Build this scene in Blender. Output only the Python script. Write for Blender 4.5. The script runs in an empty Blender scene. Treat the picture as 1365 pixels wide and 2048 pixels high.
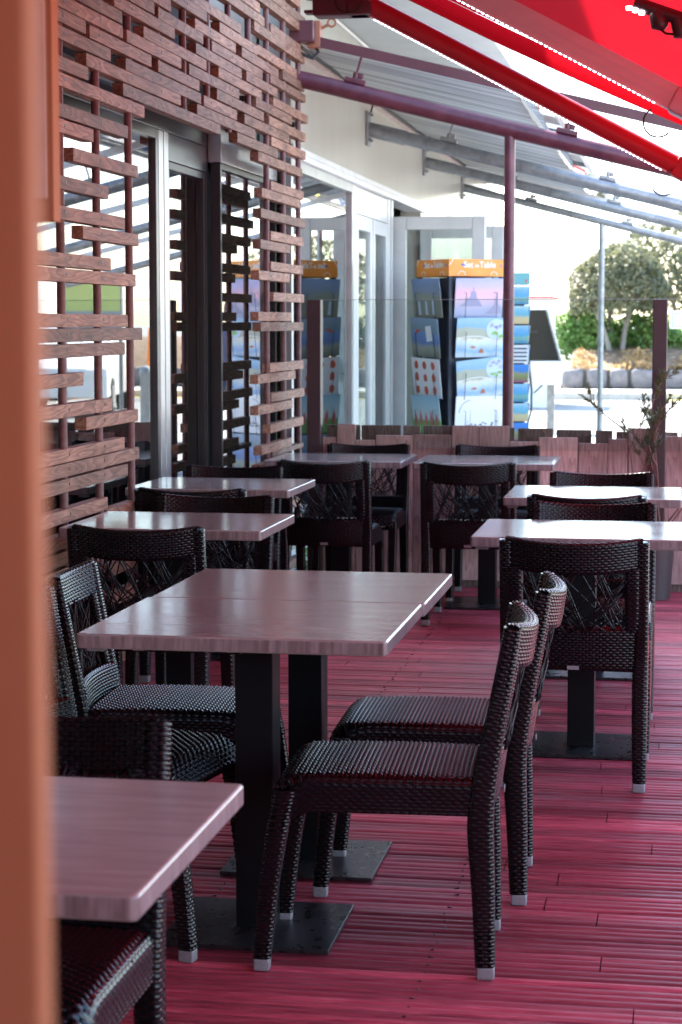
import bpy, bmesh, math, random
import numpy as np
from mathutils import Vector, Matrix
R = math.radians
rng = random.Random(7)
sc = bpy.context.scene
COL = sc.collection

# ---------------------------------------------------------------- camera, sky, sun, exposure
F_PX, HZ, VX, CAM_H = 3982.0, 645.0, 1365.0, 1.43
pitch = math.atan((1024 - HZ) / F_PX)
yaw = math.atan((VX - 682.5) / F_PX * math.cos(pitch))
fw = Vector((-math.sin(yaw) * math.cos(pitch), math.cos(yaw) * math.cos(pitch), -math.sin(pitch)))
rt = Vector((math.cos(yaw), math.sin(yaw), 0))
upv = rt.cross(fw)
CAM = Vector((0, 0, CAM_H))
cd = bpy.data.cameras.new('camera')
cam = bpy.data.objects.new('camera', cd); COL.objects.link(cam)
m = Matrix((rt, upv, -fw)).transposed().to_4x4(); m.translation = CAM
cam.matrix_world = m
cd.sensor_fit = 'VERTICAL'; cd.sensor_height = 36; cd.sensor_width = 24
cd.lens = F_PX / 2048 * 36
cd.clip_start = 0.05; cd.clip_end = 2000
cd.dof.use_dof = True; cd.dof.focus_distance = 5.7; cd.dof.aperture_fstop = 8.5
sc.camera = cam

w = bpy.data.worlds.new('World'); sc.world = w; w.use_nodes = True
SUN_EL = R(50); SUN_AZ = R(-40)          # azimuth from +Y towards +X
wn = w.node_tree
sky = wn.nodes.new('ShaderNodeTexSky'); sky.sky_type = 'NISHITA'; sky.sun_disc = False
sky.sun_elevation = SUN_EL; sky.sun_rotation = SUN_AZ; sky.dust_density = 1.2; sky.air_density = 1.0; sky.ozone_density = 1.0
bg = wn.nodes['Background']; bg.inputs[1].default_value = 0.15
wn.links.new(sky.outputs[0], bg.inputs[0])
sd = bpy.data.lights.new('sun', 'SUN'); sd.energy = 4.5; sd.angle = R(0.5); sd.color = (1, 0.95, 0.87)
sun = bpy.data.objects.new('sun', sd); COL.objects.link(sun)
sv = Vector((math.sin(SUN_AZ) * math.cos(SUN_EL), math.cos(SUN_AZ) * math.cos(SUN_EL), math.sin(SUN_EL)))
sun.rotation_euler = (-sv).to_track_quat('-Z', 'Y').to_euler(); sun.location = (0, 0, 30)
sc.view_settings.view_transform = 'Standard'; sc.view_settings.look = 'None'
sc.view_settings.exposure = 2.95; sc.view_settings.gamma = 1.0
sc.render.engine = 'CYCLES'
sc.cycles.use_denoising = True
sc.cycles.max_bounces = 10; sc.cycles.transparent_max_bounces = 16; sc.cycles.glossy_bounces = 6
sc.cycles.sample_clamp_indirect = 8

def ray(x, y):
    return fw + rt * ((x - 682.5) / F_PX) - upv * ((y - 1024) / F_PX)
def on_x(x, y, X):
    d = ray(x, y); return CAM + d * (X / d.x)

# ---------------------------------------------------------------- material helpers
def mat(name, col=(0.5, 0.5, 0.5), rough=0.5, metal=0.0, spec=0.5, coat=0.0, coat_rough=0.1):
    mt = bpy.data.materials.new(name); mt.use_nodes = True
    b = mt.node_tree.nodes['Principled BSDF']
    b.inputs['Base Color'].default_value = (*col, 1); b.inputs['Roughness'].default_value = rough
    b.inputs['Metallic'].default_value = metal; b.inputs['Specular IOR Level'].default_value = spec
    b.inputs['Coat Weight'].default_value = coat; b.inputs['Coat Roughness'].default_value = coat_rough
    return mt
def N(mt, typ, **kw):
    n = mt.node_tree.nodes.new(typ)
    for k, v in kw.items():
        if k in n.inputs: n.inputs[k].default_value = v
        else: setattr(n, k, v)
    return n
def LK(mt, a, ao, b, bi): mt.node_tree.links.new(a.outputs[ao], b.inputs[bi])
def bsdf(mt): return mt.node_tree.nodes['Principled BSDF']
def ramp(mt, stops):
    n = N(mt, 'ShaderNodeValToRGB'); e = n.color_ramp.elements
    while len(e) < len(stops): e.new(0.5)
    for i, (p, c) in enumerate(stops): e[i].position = p; e[i].color = (*c, 1)
    return n
def coords(mt, scale=(1, 1, 1), rand=0.0, kind='Object'):
    tc = N(mt, 'ShaderNodeTexCoord'); mp = N(mt, 'ShaderNodeMapping')
    mp.inputs['Scale'].default_value = scale
    LK(mt, tc, kind, mp, 'Vector')
    if rand:
        oi = N(mt, 'ShaderNodeObjectInfo'); ml = N(mt, 'ShaderNodeMath', operation='MULTIPLY'); ml.inputs[1].default_value = rand
        cb = N(mt, 'ShaderNodeCombineXYZ'); LK(mt, oi, 'Random', ml, 0)
        for i in range(3): LK(mt, ml, 0, cb, i)
        LK(mt, cb, 0, mp, 'Location')
    return mp
def bump(mt, src, out, strength=0.3, dist=0.01):
    b = N(mt, 'ShaderNodeBump', Strength=strength, Distance=dist)
    LK(mt, src, out, b, 'Height'); LK(mt, b, 0, bsdf(mt), 'Normal'); return b
def noisy(name, c0, c1, scale=8, rough=0.6, stretch=(1, 1, 1), metal=0, spec=0.5, bmp=0.15, bd=0.004, rand=0, detail=6, r0=None, lo=0.3, hi=0.7, **kw):
    mt = mat(name, c0, rough, metal, spec, **kw)
    mp = coords(mt, stretch, rand)
    n = N(mt, 'ShaderNodeTexNoise', Scale=scale, Detail=detail, Roughness=0.6)
    LK(mt, mp, 0, n, 'Vector')
    r = ramp(mt, [(lo, c0), (hi, c1)]); LK(mt, n, 'Fac', r, 0); LK(mt, r, 0, bsdf(mt), 'Base Color')
    if r0 is not None:
        mr = N(mt, 'ShaderNodeMapRange'); mr.inputs['To Min'].default_value = r0; mr.inputs['To Max'].default_value = rough
        mr.inputs['From Min'].default_value = 0.3; mr.inputs['From Max'].default_value = 0.7
        LK(mt, n, 'Fac', mr, 0); LK(mt, mr, 0, bsdf(mt), 'Roughness')
    if bmp: bump(mt, n, 'Fac', bmp, bd)
    return mt
def wood(name, dark, mid, light, axis='Y', rough=0.6, bmp=0.35, gs=1.0, spec=0.35):
    """weathered timber: cathedral grain lines along one axis, fibres, per-object variation"""
    mt = mat(name, mid, rough, 0, spec)
    st = {'X': (0.12, 1, 1), 'Y': (1, 0.12, 1), 'Z': (1, 1, 0.12)}[axis]
    mp = coords(mt, st, 37.0)
    n1 = N(mt, 'ShaderNodeTexNoise', Scale=9.0 * gs, Detail=2.0); LK(mt, mp, 0, n1, 'Vector')
    wv = N(mt, 'ShaderNodeMath', operation='MULTIPLY'); wv.inputs[1].default_value = 16.0; LK(mt, n1, 'Fac', wv, 0)
    fr = N(mt, 'ShaderNodeMath', operation='FRACT'); LK(mt, wv, 0, fr, 0)
    n2 = N(mt, 'ShaderNodeTexNoise', Scale=90.0 * gs, Detail=4.0); LK(mt, mp, 0, n2, 'Vector')
    n3 = N(mt, 'ShaderNodeTexNoise', Scale=5.0, Detail=3.0); 
    mp3 = coords(mt, (1, 1, 1), 11.0); LK(mt, mp3, 0, n3, 'Vector')
    mx = N(mt, 'ShaderNodeMath', operation='MULTIPLY_ADD'); mx.inputs[1].default_value = 0.35; LK(mt, fr, 0, mx, 0)
    ml = N(mt, 'ShaderNodeMath', operation='MULTIPLY'); ml.inputs[1].default_value = 0.65; LK(mt, n2, 'Fac', ml, 0); LK(mt, ml, 0, mx, 2)
    r = ramp(mt, [(0.18, dark), (0.45, mid), (0.75, light)]); LK(mt, mx, 0, r, 0)
    oi = N(mt, 'ShaderNodeObjectInfo')
    hsv = N(mt, 'ShaderNodeHueSaturation'); LK(mt, r, 0, hsv, 'Color')
    mr = N(mt, 'ShaderNodeMapRange'); mr.inputs['To Min'].default_value = 0.7; mr.inputs['To Max'].default_value = 1.3
    LK(mt, oi, 'Random', mr, 0)
    m2 = N(mt, 'ShaderNodeMath', operation='MULTIPLY')
    mr2 = N(mt, 'ShaderNodeMapRange'); mr2.inputs['From Min'].default_value = 0.3; mr2.inputs['From Max'].default_value = 0.7
    mr2.inputs['To Min'].default_value = 0.75; mr2.inputs['To Max'].default_value = 1.2
    LK(mt, n3, 'Fac', mr2, 0); LK(mt, mr, 0, m2, 0); LK(mt, mr2, 0, m2, 1); LK(mt, m2, 0, hsv, 'Value')
    LK(mt, hsv, 0, bsdf(mt), 'Base Color')
    bump(mt, mx, 0, bmp, 0.002)
    return mt

# ---------------------------------------------------------------- mesh helpers
class MB:
    def __init__(s): s.v = []; s.f = []; s.mi = []; s.cur = 0; s.bev = False
    def add(s, vs, fs):
        o = len(s.v); s.v.extend([tuple(p) for p in vs]); s.f.extend([tuple(i + o for i in f) for f in fs]); s.mi.extend([s.cur] * len(fs))
    def box(s, c, d, bev=0.0, rot=None):
        x, y, z = d[0] / 2, d[1] / 2, d[2] / 2
        if bev <= 0:
            vs = [Vector(p) for p in ((-x,-y,-z),(x,-y,-z),(x,y,-z),(-x,y,-z),(-x,-y,z),(x,-y,z),(x,y,z),(-x,y,z))]
            fs = [(0,3,2,1),(4,5,6,7),(0,1,5,4),(1,2,6,5),(2,3,7,6),(3,0,4,7)]
        else:
            s.bev = True
            bm = bmesh.new(); bmesh.ops.create_cube(bm, size=1)
            for q in bm.verts: q.co = Vector((q.co.x * d[0], q.co.y * d[1], q.co.z * d[2]))
            bmesh.ops.bevel(bm, geom=bm.edges[:], offset=bev, segments=2, profile=0.5, affect='EDGES')
            bm.verts.index_update(); vs = [q.co.copy() for q in bm.verts]; fs = [[q.index for q in f.verts] for f in bm.faces]; bm.free()
        if rot is not None: vs = [rot @ q for q in vs]
        c = Vector(c); s.add([q + c for q in vs], fs); return s
    def bb(s, a, b, bev=0.0):
        return s.box([(a[i] + b[i]) / 2 for i in range(3)], [abs(b[i] - a[i]) for i in range(3)], bev)
    def tube(s, path, r, n=12, caps=True):
        P = [Vector(p) for p in path]; k = len(P); rs = r if isinstance(r, (list, tuple)) else [r] * k
        vs = []; ref = None
        for i in range(k):
            t = (P[min(i + 1, k - 1)] - P[max(i - 1, 0)]).normalized()
            if ref is None: ref = Vector((0, 0, 1)) if abs(t.z) < 0.9 else Vector((1, 0, 0))
            a = t.cross(ref).normalized(); b = a.cross(t).normalized(); ref = b
            for j in range(n):
                an = 2 * math.pi * j / n; vs.append(P[i] + (a * math.cos(an) + b * math.sin(an)) * rs[i])
        fs = [(i * n + j, i * n + (j + 1) % n, (i + 1) * n + (j + 1) % n, (i + 1) * n + j) for i in range(k - 1) for j in range(n)]
        if caps: fs += [tuple(range(n - 1, -1, -1)), tuple((k - 1) * n + j for j in range(n))]
        s.add(vs, fs); return s
    def bar(s, a, b, wd, ht, up=(0, 0, 1)):
        a = Vector(a); b = Vector(b); t = (b - a); L = t.length; t.normalize()
        sd_ = t.cross(Vector(up)).normalized(); u = sd_.cross(t).normalized()
        s.box((a + b) / 2, (L, wd, ht), 0, Matrix((t, sd_, u)).transposed()); return s
    def prism(s, poly, ext, org=(0, 0, 0), u=(1, 0, 0), v=(0, 0, 1)):
        """polygon (in u,v) extruded by vector ext"""
        u = Vector(u); v = Vector(v); o = Vector(org); e = Vector(ext); n = len(poly)
        A = [o + u * p[0] + v * p[1] for p in poly]
        s.add(A + [q + e for q in A], [tuple(range(n - 1, -1, -1)), tuple(range(n, 2 * n))] + [(i, (i + 1) % n, n + (i + 1) % n, n + i) for i in range(n)]); return s
    def lathe(s, prof, c=(0, 0, 0), n=20):
        c = Vector(c); vs = []; k = len(prof)
        for r, z in prof:
            for j in range(n): an = 2 * math.pi * j / n; vs.append(c + Vector((r * math.cos(an), r * math.sin(an), z)))
        s.add(vs, [(i * n + j, i * n + (j + 1) % n, (i + 1) * n + (j + 1) % n, (i + 1) * n + j) for i in range(k - 1) for j in range(n)])
        return s
    def grid(s, A, wrap=False):
        nu, nv, _ = A.shape; o = len(s.v); s.v.extend(map(tuple, A.reshape(-1, 3)))
        for i in range(nu if wrap else nu - 1):
            i2 = (i + 1) % nu
            for j in range(nv - 1): s.f.append((o + i * nv + j, o + i2 * nv + j, o + i2 * nv + j + 1, o + i * nv + j + 1)); s.mi.append(s.cur)
        return s
    def build(s, name, material, parent=None, smooth=35, loc=None):
        me = bpy.data.meshes.new(name)
        vs = s.v if loc is None else [(p[0] - loc[0], p[1] - loc[1], p[2] - loc[2]) for p in s.v]
        me.from_pydata(vs, [], s.f); me.update()
        for mt in (material if isinstance(material, (list, tuple)) else [material]): me.materials.append(mt)
        if len(me.materials) > 1: me.polygons.foreach_set('material_index', s.mi)
        if smooth:
            me.shade_smooth()
            if smooth < 180: me.set_sharp_from_angle(angle=R(smooth))
        ob = bpy.data.objects.new(name, me); COL.objects.link(ob)
        if s.bev and smooth:
            wm = ob.modifiers.new('weighted', 'WEIGHTED_NORMAL'); wm.weight = 90; wm.keep_sharp = True
        if loc is not None: ob.location = loc
        if parent is not None:
            ob.parent = parent
            if loc is not None: ob.location = Vector(loc)
        return ob
def fixn(ob):
    bm = bmesh.new(); bm.from_mesh(ob.data); bmesh.ops.recalc_face_normals(bm, faces=bm.faces[:]); bm.to_mesh(ob.data); bm.free(); return ob
def tag(o, label=None, cat=None, group=None, kind=None):
    if label: o['label'] = label
    if cat: o['category'] = cat
    if group: o['group'] = group
    if kind: o['kind'] = kind
    return o
def thing(name, label, cat, loc=(0, 0, 0), rz=0.0, group=None):
    o = bpy.data.objects.new(name, None); COL.objects.link(o); o.empty_display_size = 0.1
    o.location = loc; o.rotation_euler = (0, 0, rz); return tag(o, label, cat, group)
def copy_tree(o, parent=None):
    c = o.copy(); COL.objects.link(c); c.parent = parent
    for ch in list(o.children): copy_tree(ch, c)
    return c

# ---------------------------------------------------------------- materials
M = {}
M['slat'] = wood('slat_timber', (0.085, 0.038, 0.024), (0.20, 0.090, 0.055), (0.31, 0.165, 0.112), 'Y', 0.62)
M['plank'] = wood('plank_timber', (0.26, 0.125, 0.112), (0.50, 0.275, 0.25), (0.60, 0.37, 0.34), 'Z', 0.65)
M['plank_grey'] = wood('plank_grey', (0.06, 0.036, 0.03), (0.12, 0.075, 0.062), (0.19, 0.13, 0.11), 'Z', 0.75)
M['rust_pipe'] = noisy('rust_pipe', (0.10, 0.035, 0.035), (0.19, 0.085, 0.08), 30, 0.55, bmp=0.1)
M['maroon'] = noisy('maroon_paint', (0.085, 0.022, 0.028), (0.12, 0.034, 0.04), 5, 0.38, bmp=0.03, stretch=(1, 1, 1))
M['maroon_dark'] = noisy('maroon_dark', (0.032, 0.013, 0.015), (0.045, 0.018, 0.02), 9, 0.42, bmp=0.03)
M['maroon_pipe'] = noisy('maroon_pipe', (0.075, 0.018, 0.03), (0.17, 0.05, 0.065), 9, 0.36, bmp=0.06)
M['galv'] = noisy('galvanised', (0.20, 0.21, 0.22), (0.36, 0.37, 0.38), 14, 0.42, metal=0.55, bmp=0.05)
M['white_metal'] = noisy('white_metal', (0.55, 0.56, 0.57), (0.66, 0.66, 0.66), 6, 0.35, bmp=0.02)
M['white_wall'] = noisy('white_panel', (0.40, 0.375, 0.32), (0.46, 0.437, 0.385), 2.2, 0.28, stretch=(1, 1, 0.25), bmp=0.02)
M['white_render'] = noisy('white_render', (0.62, 0.63, 0.62), (0.70, 0.71, 0.70), 3, 0.6, bmp=0.05)
M['alu_dark'] = noisy('anthracite_aluminium', (0.075, 0.075, 0.08), (0.11, 0.11, 0.115), 4, 0.3, metal=0.75, bmp=0.02)
M['alu'] = noisy('silver_aluminium', (0.42, 0.42, 0.43), (0.52, 0.52, 0.53), 6, 0.3, metal=0.8, bmp=0.02)
M['black_bronze'] = noisy('dark_bronze', (0.02, 0.016, 0.016), (0.032, 0.026, 0.026), 5, 0.35, metal=0.3, bmp=0.02)
M['wall_dark'] = noisy('dark_wall', (0.035, 0.024, 0.02), (0.06, 0.042, 0.036), 4, 0.8)
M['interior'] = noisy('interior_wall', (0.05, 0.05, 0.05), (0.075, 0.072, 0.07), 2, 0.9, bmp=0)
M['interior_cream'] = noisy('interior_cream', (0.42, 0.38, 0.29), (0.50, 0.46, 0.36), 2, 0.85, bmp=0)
M['black_steel'] = noisy('black_steel', (0.003, 0.003, 0.004), (0.005, 0.005, 0.006), 12, 0.42, spec=0.2, bmp=0.06, bd=0.001)
M['plate_steel'] = noisy('plate_steel', (0.007, 0.0065, 0.0075), (0.022, 0.02, 0.021), 26, 0.42, bmp=0.25, bd=0.0015, detail=8, r0=0.22)
M['foot'] = noisy('foot_aluminium', (0.20, 0.185, 0.19), (0.30, 0.27, 0.28), 90, 0.42, metal=0.35, bmp=0.1, bd=0.001)
M['rattan'] = noisy('black_rattan', (0.003, 0.0022, 0.0026), (0.006, 0.004, 0.005), 60, 0.23, spec=0.36, bmp=0.0)
M['strand'] = noisy('rattan_strand', (0.003, 0.0024, 0.003), (0.006, 0.005, 0.006), 40, 0.36, spec=0.25, bmp=0.0)
M['rubber'] = mat('black_rubber', (0.012, 0.012, 0.012), 0.6)
M['orange'] = noisy('orange_plastic', (0.80, 0.18, 0.012), (0.88, 0.23, 0.02), 6, 0.45, bmp=0.02)
M['orange_brown'] = noisy('orange_brown_paint', (0.26, 0.085, 0.045), (0.32, 0.12, 0.065), 5, 0.55, bmp=0.05)
M['post_orange'] = noisy('post_paint', (0.27, 0.105, 0.048), (0.33, 0.135, 0.062), 3, 0.6, bmp=0.03, spec=0.15)
M['rail_pale'] = noisy('pale_paint', (0.36, 0.27, 0.24), (0.48, 0.37, 0.34), 14, 0.5, bmp=0.05)
M['asphalt'] = noisy('asphalt', (0.17, 0.165, 0.16), (0.25, 0.245, 0.235), 3.0, 0.85, bmp=0.2, detail=10)
M['paving'] = noisy('paving', (0.36, 0.34, 0.31), (0.46, 0.44, 0.41), 3.0, 0.85, bmp=0.2, detail=10)
M['kerb'] = noisy('kerb_stone', (0.30, 0.29, 0.27), (0.40, 0.39, 0.36), 6, 0.8)
M['kerb_yellow'] = noisy('yellow_line', (0.55, 0.43, 0.06), (0.68, 0.55, 0.12), 6, 0.7)
M['road_white'] = noisy('road_white', (0.6, 0.6, 0.58), (0.8, 0.8, 0.78), 12, 0.7)
M['stone'] = noisy('rubble_stone', (0.09, 0.09, 0.10), (0.22, 0.19, 0.185), 5, 0.85, bmp=0.6, bd=0.02, rand=20)
M['mortar'] = noisy('mortar', (0.07, 0.06, 0.055), (0.13, 0.115, 0.1), 8, 0.9)
M['earth'] = noisy('earth', (0.10, 0.065, 0.04), (0.2, 0.13, 0.08), 4, 0.95)
M['bark'] = noisy('bark', (0.15, 0.125, 0.10), (0.30, 0.27, 0.23), 14, 0.85, stretch=(1, 1, 0.2), bmp=0.4, bd=0.01)
def leafmat(name, a, b, tr=0.35):
    mt = noisy(name, a, b, 1.6, 0.5, bmp=0, detail=2)
    nt = mt.node_tree; p = bsdf(mt); out = nt.nodes['Material Output']
    t = N(mt, 'ShaderNodeBsdfTranslucent'); mx = N(mt, 'ShaderNodeMixShader', Fac=tr)
    r = [n for n in nt.nodes if n.type == 'VALTORGB'][0]
    LK(mt, r, 0, t, 0); LK(mt, p, 0, mx, 1); LK(mt, t, 0, mx, 2); LK(mt, mx, 0, out, 0); return mt
M['leaf_olive'] = leafmat('leaf_olive', (0.07, 0.085, 0.04), (0.16, 0.16, 0.085))
M['leaf_green'] = leafmat('leaf_green', (0.07, 0.16, 0.035), (0.2, 0.32, 0.08))
M['leaf_dark'] = leafmat('leaf_dark', (0.03, 0.06, 0.02), (0.08, 0.12, 0.035))
M['dry'] = leafmat('dry_grass', (0.28, 0.17, 0.07), (0.45, 0.30, 0.14))
M['grass'] = leafmat('green_grass', (0.06, 0.16, 0.02), (0.14, 0.28, 0.04))
M['plantleaf'] = leafmat('plant_leaf', (0.06, 0.06, 0.02), (0.14, 0.13, 0.045))
M['stem'] = mat('stem', (0.16, 0.075, 0.06), 0.6)
M['pot'] = noisy('pot_plastic', (0.03, 0.02, 0.022), (0.045, 0.03, 0.03), 6, 0.5, bmp=0.05)
M['soil'] = noisy('soil', (0.03, 0.02, 0.015), (0.06, 0.045, 0.03), 30, 0.95)
M['black_glossy'] = mat('black_glossy', (0.015, 0.014, 0.013), 0.12)
M['wire'] = mat('wire', (0.03, 0.035, 0.05), 0.4, 0.6)
M['rack_dark'] = mat('rack_navy', (0.03, 0.035, 0.055), 0.5)
M['white_plastic'] = mat('white_plastic', (0.72, 0.72, 0.7), 0.4)
M['blue'] = mat('blue_paint', (0.05, 0.16, 0.45), 0.4)
M['lime'] = mat('lime_panel', (0.55, 0.62, 0.2), 0.5)
M['grey_panel'] = mat('grey_panel', (0.35, 0.36, 0.38), 0.5)
M['car_white'] = mat('car_white', (0.72, 0.72, 0.72), 0.25, coat=0.5)
M['car_glass'] = mat('car_glass', (0.02, 0.025, 0.03), 0.06)
M['tyre'] = mat('tyre', (0.02, 0.02, 0.02), 0.8)
M['red_stripe'] = mat('red_stripe', (0.5, 0.05, 0.05), 0.4)
M['teal'] = mat('teal_card', (0.16, 0.42, 0.46), 0.5)
M['terracotta'] = noisy('terracotta', (0.36, 0.12, 0.06), (0.46, 0.18, 0.09), 6, 0.7)
M['pink_alu'] = noisy('pale_aluminium', (0.58, 0.43, 0.48), (0.66, 0.5, 0.55), 3, 0.36, stretch=(1, 1, 6), metal=0.1, bmp=0.02)
M['red_paint'] = noisy('red_paint', (0.40, 0.022, 0.036), (0.46, 0.03, 0.045), 4, 0.42, bmp=0.02)
M['header'] = noisy('header_orange', (0.78, 0.26, 0.035), (0.85, 0.33, 0.06), 7, 0.45, bmp=0)
M['skin'] = mat('skin', (0.5, 0.3, 0.22), 0.5)
M['hair'] = mat('hair', (0.05, 0.03, 0.02), 0.6)
M['jacket'] = mat('navy_cloth', (0.03, 0.04, 0.10), 0.8)
M['jeans'] = mat('denim', (0.04, 0.06, 0.12), 0.85)
M['shoe'] = mat('shoe', (0.03, 0.03, 0.035), 0.6)
M['bag_grey'] = mat('bag_grey', (0.13, 0.14, 0.13), 0.7)
M['bag_blue'] = mat('bag_blue', (0.06, 0.15, 0.4), 0.6)
def emit(name, col, st):
    mt = mat(name, col); b = bsdf(mt); b.inputs['Emission Color'].default_value = (*col, 1); b.inputs['Emission Strength'].default_value = st; return mt
M['led'] = emit('led', (0.85, 0.88, 1.0), 2.2)
def fabric(name, c, tr, stripes=None):
    mt = mat(name, c, 0.75, 0, 0.2); nt = mt.node_tree; p = bsdf(mt); out = nt.nodes['Material Output']
    t = N(mt, 'ShaderNodeBsdfTranslucent'); t.inputs[0].default_value = (*c, 1)
    mx = N(mt, 'ShaderNodeMixShader', Fac=tr); LK(mt, p, 0, mx, 1); LK(mt, t, 0, mx, 2); LK(mt, mx, 0, out, 0)
    mp = coords(mt, (1, 1, 1)); wv = N(mt, 'ShaderNodeTexNoise', Scale=260.0, Detail=1.0); LK(mt, mp, 0, wv, 'Vector')
    bump(mt, wv, 'Fac', 0.15, 0.001)
    if stripes:
        sx = N(mt, 'ShaderNodeSeparateXYZ'); LK(mt, mp, 0, sx, 0)
        n = N(mt, 'ShaderNodeTexNoise', Scale=1.4, Detail=3.0); mp2 = coords(mt, (0.15, 4, 0.0)); LK(mt, mp2, 0, n, 'Vector')
        r = ramp(mt, stripes); LK(mt, n, 'Fac', r, 0); LK(mt, r, 0, p, 'Base Color'); LK(mt, r, 0, t, 0)
    return mt
M['red_fabric'] = fabric('red_awning_cloth', (0.40, 0.005, 0.012), 0.38)
M['grey_fabric'] = fabric('grey_awning_cloth', (0.4, 0.39, 0.36), 0.3, [(0.36, (0.16, 0.155, 0.145)), (0.44, (0.42, 0.40, 0.36)), (0.52, (0.25, 0.24, 0.225)), (0.6, (0.5, 0.48, 0.43)), (0.7, (0.34, 0.33, 0.30))])
def glass(name, tint=(0.93, 0.96, 0.95), ior=1.5, k=1.0):
    mt = bpy.data.materials.new(name); mt.use_nodes = True; nt = mt.node_tree; nt.nodes.remove(nt.nodes['Principled BSDF'])
    t = N(mt, 'ShaderNodeBsdfTransparent'); t.inputs[0].default_value = (*tint, 1)
    g = N(mt, 'ShaderNodeBsdfGlossy', Roughness=0.0); f = N(mt, 'ShaderNodeFresnel', IOR=ior)
    mu = N(mt, 'ShaderNodeMath', operation='MULTIPLY', use_clamp=True); mu.inputs[1].default_value = k; LK(mt, f, 0, mu, 0)
    geo = N(mt, 'ShaderNodeNewGeometry')
    mx = N(mt, 'ShaderNodeMixShader'); LK(mt, mu, 0, mx, 0); LK(mt, t, 0, mx, 1); LK(mt, g, 0, mx, 2)
    LK(mt, mx, 0, nt.nodes['Material Output'], 0); return mt
M['window_glass'] = glass('window_glass', (0.8, 0.84, 0.83), 1.6, 1.7)
M['shop_glass'] = glass('shop_glass', (0.88, 0.92, 0.91), 1.5, 1.0)
M['screen_glass'] = glass('screen_glass', (0.95, 0.975, 0.965), 1.45, 0.8)
M['clear_plastic'] = glass('clear_plastic', (0.78, 0.8, 0.78), 1.5, 1.0)

def table_mat():
    mt = mat('tabletop_laminate', (0.33, 0.25, 0.25), 0.3, 0, 0.85, coat=0.0, coat_rough=0.12)
    mp = coords(mt, (0.35, 3.5, 3.5), 19.0)
    n = N(mt, 'ShaderNodeTexNoise', Scale=14.0, Detail=8.0, Roughness=0.65); LK(mt, mp, 0, n, 'Vector')
    r = ramp(mt, [(0.3, (0.215, 0.185, 0.170)), (0.5, (0.265, 0.232, 0.212)), (0.7, (0.31, 0.275, 0.255))]); LK(mt, n, 'Fac', r, 0)
    LK(mt, r, 0, bsdf(mt), 'Base Color')
    mp2 = coords(mt, (.5, 2.5, 1), 5.0); n2 = N(mt, 'ShaderNodeTexNoise', Scale=6.0, Detail=5.0); LK(mt, mp2, 0, n2, 'Vector')
    mr = N(mt, 'ShaderNodeMapRange'); mr.inputs['From Min'].default_value = 0.3; mr.inputs['From Max'].default_value = 0.7
    mr.inputs['To Min'].default_value = 0.13; mr.inputs['To Max'].default_value = 0.18; LK(mt, n2, 'Fac', mr, 0); LK(mt, mr, 0, bsdf(mt), 'Roughness')
    return mt
M['tabletop'] = table_mat()
M['table_edge'] = noisy('worn_table_edge', (0.13, 0.085, 0.082), (0.27, 0.20, 0.195), 26, 0.3, stretch=(3, 3, 0.3), bmp=0.08, bd=0.001, rand=9, lo=.35, hi=.65)
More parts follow.
